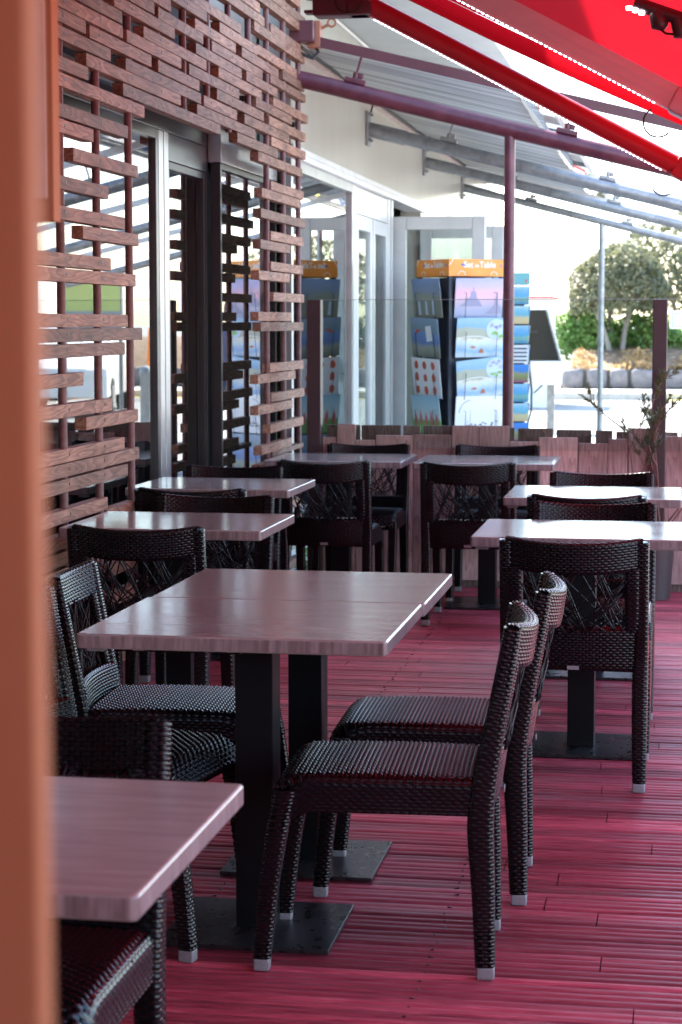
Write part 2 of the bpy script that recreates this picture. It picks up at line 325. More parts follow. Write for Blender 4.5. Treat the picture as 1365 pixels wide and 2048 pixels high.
def deck_mat():
    mt = mat('deck_timber', (0.2, 0.04, 0.06), 0.5, 0, 0.4)
    mp = coords(mt, (0.06, 1, 1)); tc = mp
    n = N(mt, 'ShaderNodeTexNoise', Scale=150.0, Detail=5.0, Roughness=0.65); LK(mt, mp, 0, n, 'Vector')
    mpb = coords(mt, (0.35, 1.0 / BOARD, 1)); sx = N(mt, 'ShaderNodeSeparateXYZ'); LK(mt, mpb, 0, sx, 0)
    fl = N(mt, 'ShaderNodeMath', operation='FLOOR'); LK(mt, sx, 1, fl, 0)
    wn_ = N(mt, 'ShaderNodeTexWhiteNoise', noise_dimensions='1D'); LK(mt, fl, 0, wn_, 'W')
    n2 = N(mt, 'ShaderNodeTexNoise', Scale=1.7, Detail=6.0, Roughness=0.6); mp2 = coords(mt, (0.6, 1, 1)); LK(mt, mp2, 0, n2, 'Vector')
    r = ramp(mt, [(0.26, (0.10, 0.011, 0.018)), (0.42, (0.27, 0.032, 0.05)), (0.6, (0.39, 0.062, 0.085)), (0.78, (0.55, 0.18, 0.19))]); LK(mt, n, 'Fac', r, 0)
    hs = N(mt, 'ShaderNodeHueSaturation'); LK(mt, r, 0, hs, 'Color')
    a = N(mt, 'ShaderNodeMapRange'); a.inputs['To Min'].default_value = 0.62; a.inputs['To Max'].default_value = 1.3; LK(mt, wn_, 0, a, 0)
    ma = N(mt, 'ShaderNodeMath', operation='MULTIPLY'); ma.inputs[1].default_value = 3.0; LK(mt, sx, 1, ma, 0)
    fl2 = N(mt, 'ShaderNodeMath', operation='FLOOR'); LK(mt, ma, 0, fl2, 0)
    wn2 = N(mt, 'ShaderNodeTexWhiteNoise', noise_dimensions='1D'); LK(mt, fl2, 0, wn2, 'W')
    a2 = N(mt, 'ShaderNodeMapRange'); a2.inputs['To Min'].default_value = 0.72; a2.inputs['To Max'].default_value = 1.22; LK(mt, wn2, 0, a2, 0)
    b = N(mt, 'ShaderNodeMapRange'); b.inputs['From Min'].default_value = 0.3; b.inputs['From Max'].default_value = 0.7
    b.inputs['To Min'].default_value = 0.75; b.inputs['To Max'].default_value = 1.2; LK(mt, n2, 'Fac', b, 0)
    mu = N(mt, 'ShaderNodeMath', operation='MULTIPLY'); LK(mt, a, 0, mu, 0); LK(mt, b, 0, mu, 1); mu3 = N(mt, 'ShaderNodeMath', operation='MULTIPLY'); LK(mt, mu, 0, mu3, 0); LK(mt, a2, 0, mu3, 1); LK(mt, mu3, 0, hs, 'Value')
    LK(mt, hs, 0, bsdf(mt), 'Base Color')
    rr = N(mt, 'ShaderNodeMapRange'); rr.inputs['From Min'].default_value = 0.3; rr.inputs['From Max'].default_value = 0.7
    rr.inputs['To Min'].default_value = 0.36; rr.inputs['To Max'].default_value = 0.6; LK(mt, n2, 'Fac', rr, 0); LK(mt, rr, 0, bsdf(mt), 'Roughness')
    bump(mt, n, 'Fac', 0.3, 0.0015); return mt
BOARD = 0.112
M['deck'] = deck_mat()

# ---------------------------------------------------------------- ground: deck, road, far bank
def build_deck():
    b = MB(); y = -4.4; i = 0; r_ = random.Random(3)
    while y < 10.62:
        prof = []; nr = 3; wdt = BOARD - 0.005
        for k in range(nr):
            y0 = y + wdt * k / nr; p = wdt / nr; hz_ = r_.uniform(-.0016, .0)
            for t, h in ((0.0, -0.0045), (0.10, -0.0045), (0.24, -0.001), (0.5, 0.0), (0.76, -0.001), (0.90, -0.0045)): prof.append((y0 + p * t, h + (hz_ if h > -.002 else r_.uniform(-.001, .001))))
        prof[0] = (y, -0.02); prof.append((y + wdt, -0.02))
        cuts = [-2.5]; x = -2.5 + r_.uniform(0.3, 2.2) if i % 3 else -0.25 + r_.uniform(-0.05, 0.2)
        while x < 3.3: cuts.append(x); x += 2.4
        cuts.append(3.4)
        for c0, c1 in zip(cuts[:-1], cuts[1:]):
            dz = r_.uniform(-0.0008, 0.0008); vs = []
            for xx in (c0 + 0.0015, c1 - 0.0015): vs += [(xx, q[0], q[1] + dz) for q in prof]
            n = len(prof); b.add(vs, [(j, n + j, n + j + 1, j + 1) for j in range(n - 1)])
        y += BOARD; i += 1
    o = b.build('deck', M['deck'], None, 50); tag(o, kind='structure')
    scw = MB(); r_ = random.Random(8); yy = -1.0 + .4 * 0; k0 = int((4.4 - .6) / BOARD)
    for k in range(k0, int(15 / BOARD)):
        yb_ = -4.4 + k * BOARD
        for jx in (-1.72, -1.13, -.54, .05, .64, 1.23):
            for fy in (.26, .74): scw.tube([(jx + r_.uniform(-.012, .012), yb_ + BOARD * fy, -.004), (jx + r_.uniform(-.012, .012), yb_ + BOARD * fy + .0001, .0006)], 0.0022, 6)
    tag(scw.build('deck_screws', M['black_bronze']), kind='structure')
    u = MB(); u.bb((-2.5, -4.4, -0.06), (3.4, 10.62, -0.022)); tag(u.build('deck_base', M['wall_dark']), kind='structure')
build_deck()
g = MB(); g.add([(-400, -60, -0.1), (400, -60, -0.1), (400, 900, -0.1), (-400, 900, -0.1)], [(0, 1, 2, 3)])
tag(g.build('road', M['asphalt']), kind='structure')
g = MB(); g.bb((-40, 10.9, -0.094), (40, 18.5, -0.03)); tag(g.build('pavement', M['paving']), kind='structure')
g = MB(); g.bb((-40, 40.0, -0.096), (60, 42.6, 0.03)); tag(g.build('far_pavement', M['paving']), kind='structure')
g = MB(); g.bb((-40, 39.82, -0.096), (60, 39.996, 0.036)); tag(g.build('kerb', M['kerb']), kind='structure')
g = MB(); g.bb((-0.4, 39.5, -0.0958), (60, 39.78, -0.09)); tag(g.build('yellow_line', M['kerb_yellow']), kind='structure')
BX0, BX1 = -2.55, 14.0
g = MB()
prof = [(42.75, 0.0), (42.8, 0.5), (43.6, 0.78), (45.5, 1.05), (50, 1.15), (60, 0.9), (70, -0.2)]
A = np.array([[(x, y, z - 0.1 + 0.06 * math.sin(x * 1.7 + y)) for y, z in prof] for x in np.linspace(BX0 + 0.2, BX1 + 30, 40)])
g.grid(A); o = g.build('embankment', M['earth'], None, 60); tag(o, kind='structure')

# rubble retaining wall at the foot of the bank
wl = thing('stone_wall', 'low rubble stone retaining wall below the planted bank across the road', 'wall', (0, 42.7, 0))
wc = MB(); wc.bb((BX0, 0.06, 0), (BX1, 0.3, 0.42)); wc.build('core', M['mortar'], wl)
r_ = random.Random(5); x = BX0; k = 0; rows = MB(); near = []
for row, (z0, zh) in enumerate(((0.02, 0.43),)):
    x = BX0 + 0.1 * row
    while x < BX1:
        wd_ = r_.uniform(0.36, 0.62); bm = bmesh.new(); bmesh.ops.create_icosphere(bm, subdivisions=2, radius=1)
        vs = []
        for q in bm.verts:
            p = q.co; sgn = lambda t: math.copysign(abs(t) ** 0.38, t)
            vs.append((x + wd_ / 2 + sgn(p.x) * wd_ * 0.5 * r_.uniform(.86, 1.0), 0.06 + sgn(p.y) * 0.14 * r_.uniform(.85, 1.1), z0 + zh / 2 + sgn(p.z) * zh * 0.52 * r_.uniform(.85, 1.05)))
        bm.verts.index_update(); s_ = MB(); s_.add(vs, [[q.index for q in f.verts] for f in bm.faces]); bm.free()
        c = (x + wd_ / 2, 0.06, z0 + zh / 2)
        if x < 4.5: s_.build('stone', M['stone'], wl, 180, loc=c)
        else: rows.add(s_.v, s_.f)
        x += wd_ + 0.015
so = rows.build('stone', M['stone'], wl, 180); so['kind'] = 'stuff'

# ---------------------------------------------------------------- foliage helpers
def leaf_quads(pts, nrm, size, r_, up=0.3):
    b = MB()
    for p, n in zip(pts, nrm):
        d = Vector((r_.gauss(0, 1), r_.gauss(0, 1), r_.gauss(0, 1))).normalized(); n = (Vector(n) * 0.8 + d * 0.9).normalized()
        a = n.orthogonal().normalized(); a = (Matrix.Rotation(r_.uniform(0, 6.28), 3, n) @ a); c = n.cross(a)
        s = size * r_.uniform(0.6, 1.3); p = Vector(p)
        b.add([p - a * s, p - c * s * 0.5 + n * s * .15, p + a * s, p + c * s * 0.5 + n * s * .15], [(0, 1, 2, 3)])
    return b
def dome(cx, cy, cz, rx, ry, rz, n, r_, zmin=-0.35, fill=0.35):
    P = []; Nn = []
    lumps = [(r_.uniform(0, 6.28), r_.uniform(-0.2, 1), r_.uniform(-0.10, 0.10)) for _ in range(26)]
    while len(P) < n:
        d = Vector((r_.gauss(0, 1), r_.gauss(0, 1), r_.gauss(0, 1))).normalized()
        if d.z < zmin: continue
        rr = 1.0
        for an, zz, am in lumps:
            q = Vector((math.cos(an) * math.sqrt(max(0, 1 - zz * zz)), math.sin(an) * math.sqrt(max(0, 1 - zz * zz)), zz)); dd = (d - q).length
            if dd < 0.4: rr += am * (1 - dd / 0.4)
        if r_.random() < fill: rr *= r_.uniform(0.55, 1.0)
        else: rr *= r_.uniform(0.93, 1.04)
        P.append((cx + d.x * rx * rr, cy + d.y * ry * rr, cz + d.z * rz * rr)); Nn.append(d)
    return P, Nn
def topiary(x, y, z0, crown_z, rx, rz, trunks, n, label, lm, seed):
    r_ = random.Random(seed); t = thing('topiary_tree', label, 'tree', (x, y, z0), 0, 'clipped dome trees on the bank')
    tb = MB()
    for k in range(trunks):
        a = r_.uniform(0, 6.28); bx, by = r_.uniform(-.25, .25), r_.uniform(-.2, .2)
        ex, ey = math.cos(a) * rx * 0.5, math.sin(a) * rx * 0.5
        p = [(bx, by, -0.1), (bx + ex * .25 + r_.uniform(-.1, .1), by + ey * .2, crown_z * .4), (bx + ex * .6, by + ey * .6, crown_z * .75), (bx + ex * 1.1, by + ey, crown_z + rz * .2)]
        tb.tube(p, [0.075, 0.06, 0.05, 0.025], 8)
        for q in range(4):
            a2 = r_.uniform(0, 6.28); s_ = p[2]
            tb.tube([s_, (s_[0] + math.cos(a2) * rx * .35, s_[1] + math.sin(a2) * rx * .35, crown_z + rz * .15), (s_[0] + math.cos(a2) * rx * .6, s_[1] + math.sin(a2) * rx * .6, crown_z + rz * .5)], [0.035, 0.022, 0.01], 6)
    tb.build('trunk', M['bark'], t, 60)
    P, Nn = dome(0, 0, crown_z, rx, rx, rz, n, r_, -0.3, 0.4)
    leaf_quads(P, Nn, 0.065, r_).build('crown', lm, t, 0)
    return t
def bush(x, y, z, rx, ry, rz, n, lm, name, label, cat, group, seed, size=0.06):
    r_ = random.Random(seed); t = thing(name, label, cat, (x, y, z), 0, group)
    P = []; Nn = []
    for k in range(5):
        p, q = dome(r_.uniform(-.45, .45) * rx, r_.uniform(-.4, .4) * ry, rz * r_.uniform(.25, .45), rx * r_.uniform(.45, .7), ry * .6, rz * r_.uniform(.45, .62), n // 5, r_, -0.5)
        P += p; Nn += q
    leaf_quads(P, Nn, size, r_).build('foliage', lm, t, 0)
    sb = MB()
    for k in range(5): a = r_.uniform(0, 6.28); sb.tube([(0, 0, -.1), (math.cos(a) * rx * .3, math.sin(a) * ry * .3, rz * .5)], [0.025, 0.012], 6)
    sb.build('stem', M['bark'], t); return t
YB = 44.6
topiary(-1.42, 44.8, 0.78, 1.18, 1.08, 1.16, 4, 6500, 'clipped dome shaped tree with several bare stems, left of the two and in front', M['leaf_olive'], 21)
topiary(0.15, 48.5, 0.9, 1.4, 1.9, 1.75, 4, 8500, 'larger clipped dome tree behind, cut off by the right picture edge', M['leaf_olive'], 22)
topiary(4.2, 46.5, 0.9, 1.3, 1.6, 1.2, 4, 3500, 'clipped dome tree on the bank far to the right, seen only in window reflections', M['leaf_olive'], 23)
bush(-2.3, 45.2, 0.55, 0.85, 0.7, 1.35, 3600, M['leaf_green'], 'bush', 'bright green leafy bush on the bank behind the dark notice board', 'bush', 'bushes on the bank', 31)
bush(-1.45, 45.6, 0.6, 0.85, 0.7, 1.0, 3000, M['leaf_green'], 'bush', 'loose green bush right under the left clipped dome tree', 'bush', 'bushes on the bank', 32)
bush(-0.75, 45.4, 0.6, 0.85, 0.7, 1.05, 3000, M['leaf_green'], 'bush', 'green bush between the bare tree stems and the maroon post', 'bush', 'bushes on the bank', 33)
bush(0.5, 45.2, 0.6, 0.9, 0.7, 0.95, 2600, M['leaf_green'], 'bush', 'green bush at the right edge below the blue bordered sign', 'bush', 'bushes on the bank', 34)
bush(2.4, 45.2, 0.7, 1.2, 0.8, 0.9, 1500, M['leaf_dark'], 'bush', 'wide dark bush on the bank outside the right edge', 'bush', 'bushes on the bank', 35)
r_ = random.Random(9); P = []; Nn = []
for k in range(3200):
    y = r_.uniform(42.75, 44.2); x = r_.uniform(-2.3, 3.0)
    P.append((x, y, 0.36 + (y - 42.75) * 0.2 + r_.uniform(0, 0.17) + 0.08 * math.sin(x * 5))); Nn.append((r_.gauss(0, .6), -1, 0.2))
o = leaf_quads(P, Nn, 0.055, r_).build('dry_ground_cover', M['dry'], None, 0); tag(o, 'dry orange ground cover spilling over the top of the stone wall', 'ground cover', kind='stuff')
P = []; Nn = []
for k in range(900): P.append((r_.uniform(-3.2, -1.2), r_.uniform(10.95, 12.2), -0.03 + r_.uniform(0, 0.14))); Nn.append((r_.gauss(0, 1), -1, 0))
o = leaf_quads(P, Nn, 0.03, r_).build('grass', M['grass'], None, 0); tag(o, 'green grass growing behind the plank fence beside the lattice', 'grass', kind='stuff')

# ---------------------------------------------------------------- cafe building with glazed front
XG = -2.37
cb = thing('cafe_building', 'dark cafe front with anthracite glazing behind the slatted timber screen', 'building', (XG, 8, 0))
ox, oy = -XG, -8
def cbx(lst, name, mt, bev=0.0):
    b = MB()
    for a, c in lst: b.bb((a[0] + ox, a[1] + oy, a[2]), (c[0] + ox, c[1] + oy, c[2]), bev)
    return b.build(name, mt, cb)
Y0, Y1 = -4.4, 11.18
cbx([((XG - .2, Y0, 2.42), (XG - .02, 9.95, 5.95)), ((XG - .2, Y0, -.1), (XG, Y1, .05))], 'wall', M['wall_dark'])
cbx([((XG - .2, 9.953, 2.42), (XG - .02, Y1, 5.95))], 'upper_panel', M['white_wall'])
cbx([((-6.5, Y0, 5.953), (XG + .1, Y1, 6.1))], 'roof', M['white_render'])
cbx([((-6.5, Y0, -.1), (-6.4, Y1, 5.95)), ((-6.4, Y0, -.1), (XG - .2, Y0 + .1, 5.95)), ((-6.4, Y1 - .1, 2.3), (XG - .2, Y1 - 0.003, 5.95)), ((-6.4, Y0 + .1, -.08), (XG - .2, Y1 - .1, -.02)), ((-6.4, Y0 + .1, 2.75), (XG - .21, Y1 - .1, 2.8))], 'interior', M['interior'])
cbx([((XG - .06, Y0, 2.30), (XG + .028, 9.98, 2.42))], 'header_beam', M['alu_dark'], .004)
cbx([((XG - .05, Y0, 2.415), (XG + .06, 9.98, 2.44))], 'header_track', M['alu'])
cbx([((XG - .06, Y0, .05), (XG + .03, Y1, .12))], 'sill', M['alu_dark'], .004)
# panes: between mullions
def window(y0, y1, z0, z1, fm, fw_=0.05, name='window', glass_m='window_glass', par=cb, XX=XG, o3=(ox, oy), d=0.05):
    b = MB(); q = (XX + o3[0])
    for a, c in (((q - d / 2, y0, z0), (q + d / 2, y0 + fw_, z1)), ((q - d / 2, y1 - fw_, z0), (q + d / 2, y1, z1)), ((q - d / 2, y0 + fw_, z0), (q + d / 2, y1 - fw_, z0 + fw_)), ((q - d / 2, y0 + fw_, z1 - fw_), (q + d / 2, y1 - fw_, z1))):
        b.bb((a[0], a[1] + o3[1], a[2]), (c[0], c[1] + o3[1], c[2]), .003)
    f = b.build(name, fm, par)
    p = MB(); p.bb((q - .006, y0 + fw_ - .01 + o3[1], z0 + fw_ - .01), (q + .006, y1 - fw_ + .01 + o3[1], z1 - fw_ + .01)); p.build('pane', M[glass_m], f); return f
window(-4.3, -1.0, .12, 2.30, M['alu_dark'], .06); window(-1.0, 2.05, .12, 2.30, M['alu_dark'], .06); window(2.05, 5.4, .12, 2.30, M['alu_dark'], .06); window(5.4, 7.05, .12, 2.30, M['alu_dark'], .045)
window(7.05, 8.84, .12, 2.30, M['alu_dark'], .045)
window(9.0, 9.74, .12, 2.17, M['black_bronze'], .035, 'sliding_door'); 
window(9.77, 11.16, .12, 2.22, M['black_bronze'], .03, XX=-2.30)
cbx([((XG - .03, 8.843, .12), (XG + .028, 8.918, 2.3)), ((XG - .03, 8.921, .12), (XG + .032, 8.996, 2.3))], 'mullion', M['alu'], .006)
cbx([((XG - .055, 9.743, .05), (XG + .03, 9.768, 2.3)), ((XG - .055, 9.7683, .05), (XG + .02, 9.98, 2.3)), ((XG - .055, 9.983, .05), (XG + .015, 10.157, 2.41))], 'door_post', M['black_bronze'], .006)
cbx([((XG - .05, 9.0, 2.172), (XG + .03, 9.74, 2.297))], 'door_head', M['alu_dark'], .004)
cbx([((-2.34, 9.77, 2.222), (-2.27, 11.16, 2.40))], 'window_head', M['alu'], .004)
tw = MB(); tw.bb((-6.5, -4.7, -.1), (3.6, -4.42, 2.35)); tag(tw.build('rear_light_blocker', M['wall_dark']), 'unseen dark wall added behind the camera to block light', 'wall')  # unseen wall, added to hold back light from behind the camera
# ---------------------------------------------------------------- slatted screen (traced slats on steel pipes)
XF = -2.12
ls = thing('lattice_screen', 'rustic screen of staggered brown timber slats nailed on steel pipes, over the cafe front', 'lattice screen', (XF, 8, 0))
def reg(off, s, rows):
    out = []
    for L, Rr, nx, ny in rows:
        out.append((None if L is None else off[0] + s * L, off[0] + s * Rr, off[0] + s * nx, off[1] + s * ny))
    return out
S = []
S += reg((90, 0), .19048, [(None,815,600,228),(None,815,600,68),(None,440,222,180),(480,1125,600,385),(None,690,597,540),(None,455,222,680),(None,1050,597,997),(None,865,600,1300),(None,515,230,1335),(730,1360,940,115),(700,1150,1100,62),(900,1330,1245,15)])
S += [(253.8,404,377.7,185.4),(175.7,362,268,159),(247,442,268,186.7),(254.8,363,325.6,107.6),(289,414,377.7,111.4),(316.7,399.5,376.7,160.8),(317.6,407,379.7,62.3),(328,414,379.7,11.9)]
S += reg((350, 0), .1978, [(165,672,555,217),(210,625,555,447),(455,835,757,465),(840,1235,1113,670),(380,885,757,683),(680,1050,943,683),(218,683,553,675),(727,1040,937,885),(1097,1312,1270,860),(440,878,760,900),(970,1322,1268,968),(150,648,547,902),(820,1182,1108,1180),(1000,1350,1270,1168),(430,900,757,1112),(300,630,538,1125),(960,1325,1105,1285),(708,1155,937,1305),(235,815,537,1235),(480,905,770,130),(640,862,768,15),(790,1285,1118,160),(940,1322,1275,190),(1140,1270,1265,35),(805,1310,1117,473),(975,1283,1117,380)])
S += reg((380, 200), .19048, [(865,1218,995,487),(505,925,810,517),(725,1185,995,693),(860,1195,988,938),(760,1155,993,1040),(745,1218,985,1245)])
S += reg((420, 420), .2635, [(465,712,557,212),(390,617,556,287),(463,708,557,437),(372,607,556,513),(487,717,677,670),(372,615,556,810),(393,713,553,885),(462,712,547,1190),(372,655,548,1263),(475,720,553,1412),(372,630,553,1487),(462,708,545,1640),(398,625,545,1783),(480,712,670,1795)])
S += reg((90, 230), .19048, [(308,985,595,490),(None,678,600,800),(None,842,597,1097),(408,990,600,1258)])
S += reg((90, 450), .16117, [(None,828,703,478),(None,1138,712,657),(None,1025,706,1188),(None,1215,707,1360),(None,1002,703,1545)])
S += reg((90, 700), .16117, [(None,478,265,378),(None,828,710,693),(508,1160,715,882),(None,995,712,1217),(None,1178,708,1388),(None,1032,712,1570)])
S += reg((80, 850), .19048, [(None,713,655,838),(705,1085,975,848)])
NAILS = [6.30 + 0.4385 * i for i in range(12)]
placed = []
def slat(y0, y1, z, th=0.0475):
    c = ((y0 + y1) / 2)
    for a, b_, zz in placed:                                   # no two slats may share space
        if a < y1 - .002 and b_ > y0 + .002 and abs(zz - z) < 0.0475: th = min(th, max(0.02, 2 * (abs(zz - z) - 0.0237) - .001)) if abs(zz - z) > .036 else 0
    if th <= 0: return None
    placed.append((y0, y1, z))
    b = MB(); b.cur = 0
    b.box((0, 0, 0), (0.045, y1 - y0, th), 0.003); b.cur = 1
    for ny in NAILS:
        if y0 + .03 < ny < y1 - .03: b.tube([(0.0222, ny - c, 0.004), (0.0238, ny - c, 0.004)], 0.0068, 8)
    rot = rng.uniform(-.003, .003)
    o = b.build('slat', [M['slat'], M['maroon_dark']], ls, 40)
    o.location = (XF - 0.0225 + rng.uniform(-.0025, .0025) + 2.12, c - 8, z); o.rotation_euler = (0, 0, rot); return o
for L, Rr, nx, ny in S:
    p = on_x(nx, ny, XF); y1 = on_x(Rr, ny, XF).y; y0 = 5.75 + rng.uniform(0, .25) if L is None else on_x(L, ny, XF).y
    slat(y0, y1, p.z)
z = 0.665
for k in range(11):                                             # dense foot of the left panel, hidden behind the chairs
    slat(5.9 + rng.uniform(-.1, .1), 6.95 + rng.uniform(-.15, .2), z); 
    if k % 2: slat(7.22 + rng.uniform(0, .1), 7.7, z)
    z -= .058
z = 0.68
for k in range(8):
    slat(9.95 + (k % 2) * .35, 10.75 + (k % 2) * .35, z); z -= rng.choice((.075, .11))
pp = MB()
PIPE_Y = {i: NAILS[i] for i in range(12)}
for i, py in PIPE_Y.items():
    zlo = 0.0 if (i <= 3 or i >= 9) else 2.33
    b = MB(); b.tube([(-0.0225, py - 8, zlo), (-0.0225, py - 8, 3.7)], 0.0155, 14); b.build('pipe', M['rust_pipe'], ls)
for z_ in (2.52, 3.45):
    for i in (0, 4, 8, 11):
        bb_ = MB(); bb_.bb((-0.2, NAILS[i] - 8 - .015, z_), (-.04, NAILS[i] - 8 + .015, z_ + .03)); bb_.build('wall_bracket', M['black_bronze'], ls)

XG = -2.23; ox = 2.23
# ---------------------------------------------------------------- white shop beyond, with open double door
ws = thing('white_shop', 'white panelled shop with glazed front and deep eave beyond the cafe', 'building', (XG, 12, 0))
def wsb(lst, name, mt, bev=0.0, par=ws):
    b = MB()
    for a, c in lst: b.bb((a[0] + ox, a[1] - 12, a[2]), (c[0] + ox, c[1] - 12, c[2]), bev)
    return b.build(name, mt, par)
W0, W1 = 11.2, 23.8
XW = XG + 0.03
wsb([((XG - .15, W0, 2.44), (XW, 13.0, 3.36)), ((XG - .15, 13.002, 2.44), (XW, 15.1, 3.36)), ((XG - .15, 15.102, 2.44), (XW, 17.2, 3.36)), ((XG - .15, 17.202, 2.44), (XW, 19.3, 3.36)), ((XG - .15, 19.302, 2.44), (XW, W1, 3.36)), ((XG - .15, 16.95, -.05), (XW - .003, W1, 2.437))], 'wall', M['white_wall'], .002)
wsb([((XG - .1, W0, 2.36), (XW + .03, 17.1, 2.395)), ((XG - .1, W0, 2.40), (XW + .018, 17.1, 2.435))], 'trim', M['white_metal'], .003)
sb = MB(); sb.prism([(0.0, 3.363), (0.92, 3.363), (0.92, 3.5), (-3.9, 8.2), (-3.9, 3.363)], (0, W1 - W0 + 3, 0), (-.0, W0 - 12, 0)); sb.build('eave_roof', M['white_render'], ws)
cdt = MB(); cdt.tube([(0.035, W0 - 12, 3.335), (0.035, W1 - 12, 3.335)], 0.012, 8); cdt.build('cable_trunking', M['white_plastic'], ws)
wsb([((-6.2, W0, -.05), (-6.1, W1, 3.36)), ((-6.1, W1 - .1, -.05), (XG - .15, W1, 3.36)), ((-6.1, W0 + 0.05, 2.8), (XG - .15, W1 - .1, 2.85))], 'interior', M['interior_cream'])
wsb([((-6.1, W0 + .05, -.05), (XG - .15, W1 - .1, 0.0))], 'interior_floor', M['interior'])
wsb([((XG - .06, W0, 0), (XW, 13.35, .12))], 'plinth', M['white_metal'])
window(11.22, 13.40, .12, 2.36, M['alu'], .06, par=ws, XX=XG, o3=(ox, -12), glass_m='window_glass', d=.06)
wsb([((XG - .05, 13.41, 0), (XW - .005, 13.54, 2.36))], 'door_jamb', M['white_metal'], .006)
wsb([((XG - .05, 15.05, 0), (XW - .005, 15.17, 2.36)), ((XG - .05, 15.168, 0), (XW + .005, 15.26, 2.36))], 'door_jamb', M['white_metal'], .006)
for (a, c) in ((13.55, 14.28), (14.31, 15.04)):
    window(a, c, .02, 2.17, M['white_metal'], .10, 'side_light', 'shop_glass', ws, XG, (ox, -12), .05)
wsb([((XG - .04, 13.55, 2.175), (XW - .01, 15.04, 2.356))], 'transom', M['white_metal'], .004)
def leaf(y, lab, wd_=0.71):
    b = MB(); x0 = XG + ox + .025; yy = y - 12
    fr = 0.10; z0, z1 = 0.02, 2.24; x1 = x0 + wd_
    for a, c in (((x0, z0), (x0 + fr, z1)), ((x1 - fr, z0), (x1, z1)), ((x0 + fr, z0), (x1 - fr, z0 + .16)), ((x0 + fr, z1 - fr), (x1 - fr, z1))):
        b.bb((a[0], yy - .028, a[1]), (c[0], yy + .028, c[1]), .006)
    f = b.build('door', M['white_metal'], ws); f['label'] = lab
    p = MB(); p.bb((x0 + fr - .01, yy - .007, z0 + .15), (x1 - fr + .01, yy + .007, z1 - fr + .01)); p.build('pane', M['shop_glass'], f)
    h = MB(); h.tube([(x1 - .05, yy - .03, 1.0), (x1 - .05, yy - .075, 1.0), (x1 - .17, yy - .075, 1.0)], .011, 8); h.bb((x1 - .075, yy - .036, .92), (x1 - .03, yy - .028, 1.1)); h.build('handle', M['alu'], f)
    return f
leaf(15.34, 'near white door leaf standing open at a right angle to the wall'); leaf(16.93, 'far white door leaf standing open behind the near one')
# spot lamp inside the shop
sl = thing('spotlight', 'small white disc spotlight inside the shop seen through the open door glass', 'lamp', (-2.42, 18.2, 2.05))
b = MB(); b.lathe([(0, -.03), (.05, -.03), (.085, .03), (.08, .035), (0, .03)], n=18); o = b.build('lamp_shade', M['white_plastic'], sl); o.rotation_euler = (R(70), R(30), 0)
b = MB(); b.tube([(0, 0, 0), (0, .05, .2), (0, .05, .75)], .01, 8); b.build('stem', M['black_steel'], sl)
# neighbour terracotta gable post beyond
tp = MB(); tp.bar((-2.47, 26.0, 2.75), (-2.66, 26.0, 3.3), .1, .13); tp.bar((-2.47, 26.0, 2.77), (-2.46, 26.0, -.1), .1, .12); o = tp.build('leaning_post', M['terracotta']); tag(o, 'terracotta coloured leaning timber post past the end of the white shop', 'post')

# ---------------------------------------------------------------- tubular awning beams
def zbeam(x, z0): return z0 - 0.2525 * (x + 2.28)
def support_beam(y, z0, r, mt, label, xe, name='awning_beam', flange=True, post=None, xs=-2.30, clampx=()):
    t = thing(name, label, 'beam', (-2.28, y, z0), 0, 'sloping tubular beams carrying the awning')
    L = lambda x, dz=0: (x + 2.28, 0, -0.2525 * (x + 2.28) + dz)
    b = MB(); b.tube([L(xs), L(-1.2), L(0), L(xe)], r, 18); b.build('tube', mt, t, 60)
    if flange:
        f = MB(); f.bb((0.08, -.06, -.14), (.10, .06, .10), .004)
        for dy in (-.04, .04):
            for dz in (-.1, .08): f.tube([(.10, dy, dz), (.12, dy, dz)], .011, 6)
        f.tube([L(-2.19), L(-1.92)], r * 1.12, 16); f.build('wall_flange', mt, t, 60)
        c = MB(); c.tube([(.11, -.02, .08), (.14, -.03, .18), (.11, -.01, .24), (.09, 0, .3)], .007, 6); c.build('cable', M['rubber'], t)
    for cx in clampx:
        c = MB(); p = L(cx, r); rot = Matrix.Rotation(math.atan(0.2525), 3, 'Y')
        c.box(Vector(p) + Vector((0, 0, .014)), (.12, .05, .028), .004, rot); c.box(Vector(p) + Vector((.03, 0, .04)), (.03, .03, .03), .004, rot)
        c.tube([(p[0] + .0, 0, p[2] + .03), (p[0] + .005, 0, p[2] + .06)], .018, 10); 
        c.bar((p[0] + .005, 0, p[2] + .05), (p[0] + .035, 0, p[2] + .15), .012, .02, (0, 1, 0)); c.build('clamp', mt, t, 50)
    if post:
        px_, pr = post; q = MB(); zt = -0.2525 * (px_ + 2.28)
        q.tube([(px_ + 2.28, 0, zt), (px_ + 2.28, 0, -z0 - .05)], pr, 16); q.build('post', mt, t, 60)
        q = MB(); q.bb((px_ + 2.2, -.08, -z0 - .03), (px_ + 2.36, .08, -z0 - .018)); q.build('foot_plate', mt, t)
    return t
support_beam(11.15, 2.826, .047, M['maroon_pipe'], 'maroon painted tubular beam sloping above the fence on a slim maroon post', 1.6, post=(-.955, .031), xs=-2.2, flange=False, clampx=(-1.82, -.64))
support_beam(13.96, 2.80, .046, M['galv'], 'first grey galvanised beam beyond the maroon one, thickest of the grey beams', 1.6, clampx=(-1.62, -.52, .3))
support_beam(17.07, 2.815, .043, M['galv'], 'second grey galvanised beam from the cafe, in the middle of the three', 1.6, clampx=(-1.45, -.58, .4))
support_beam(20.09, 2.80, .037, M['galv'], 'farthest and thinnest grey galvanised beam, held by a thin grey post', 1.6, post=(-.80, .029), clampx=(-1.5, -.55))
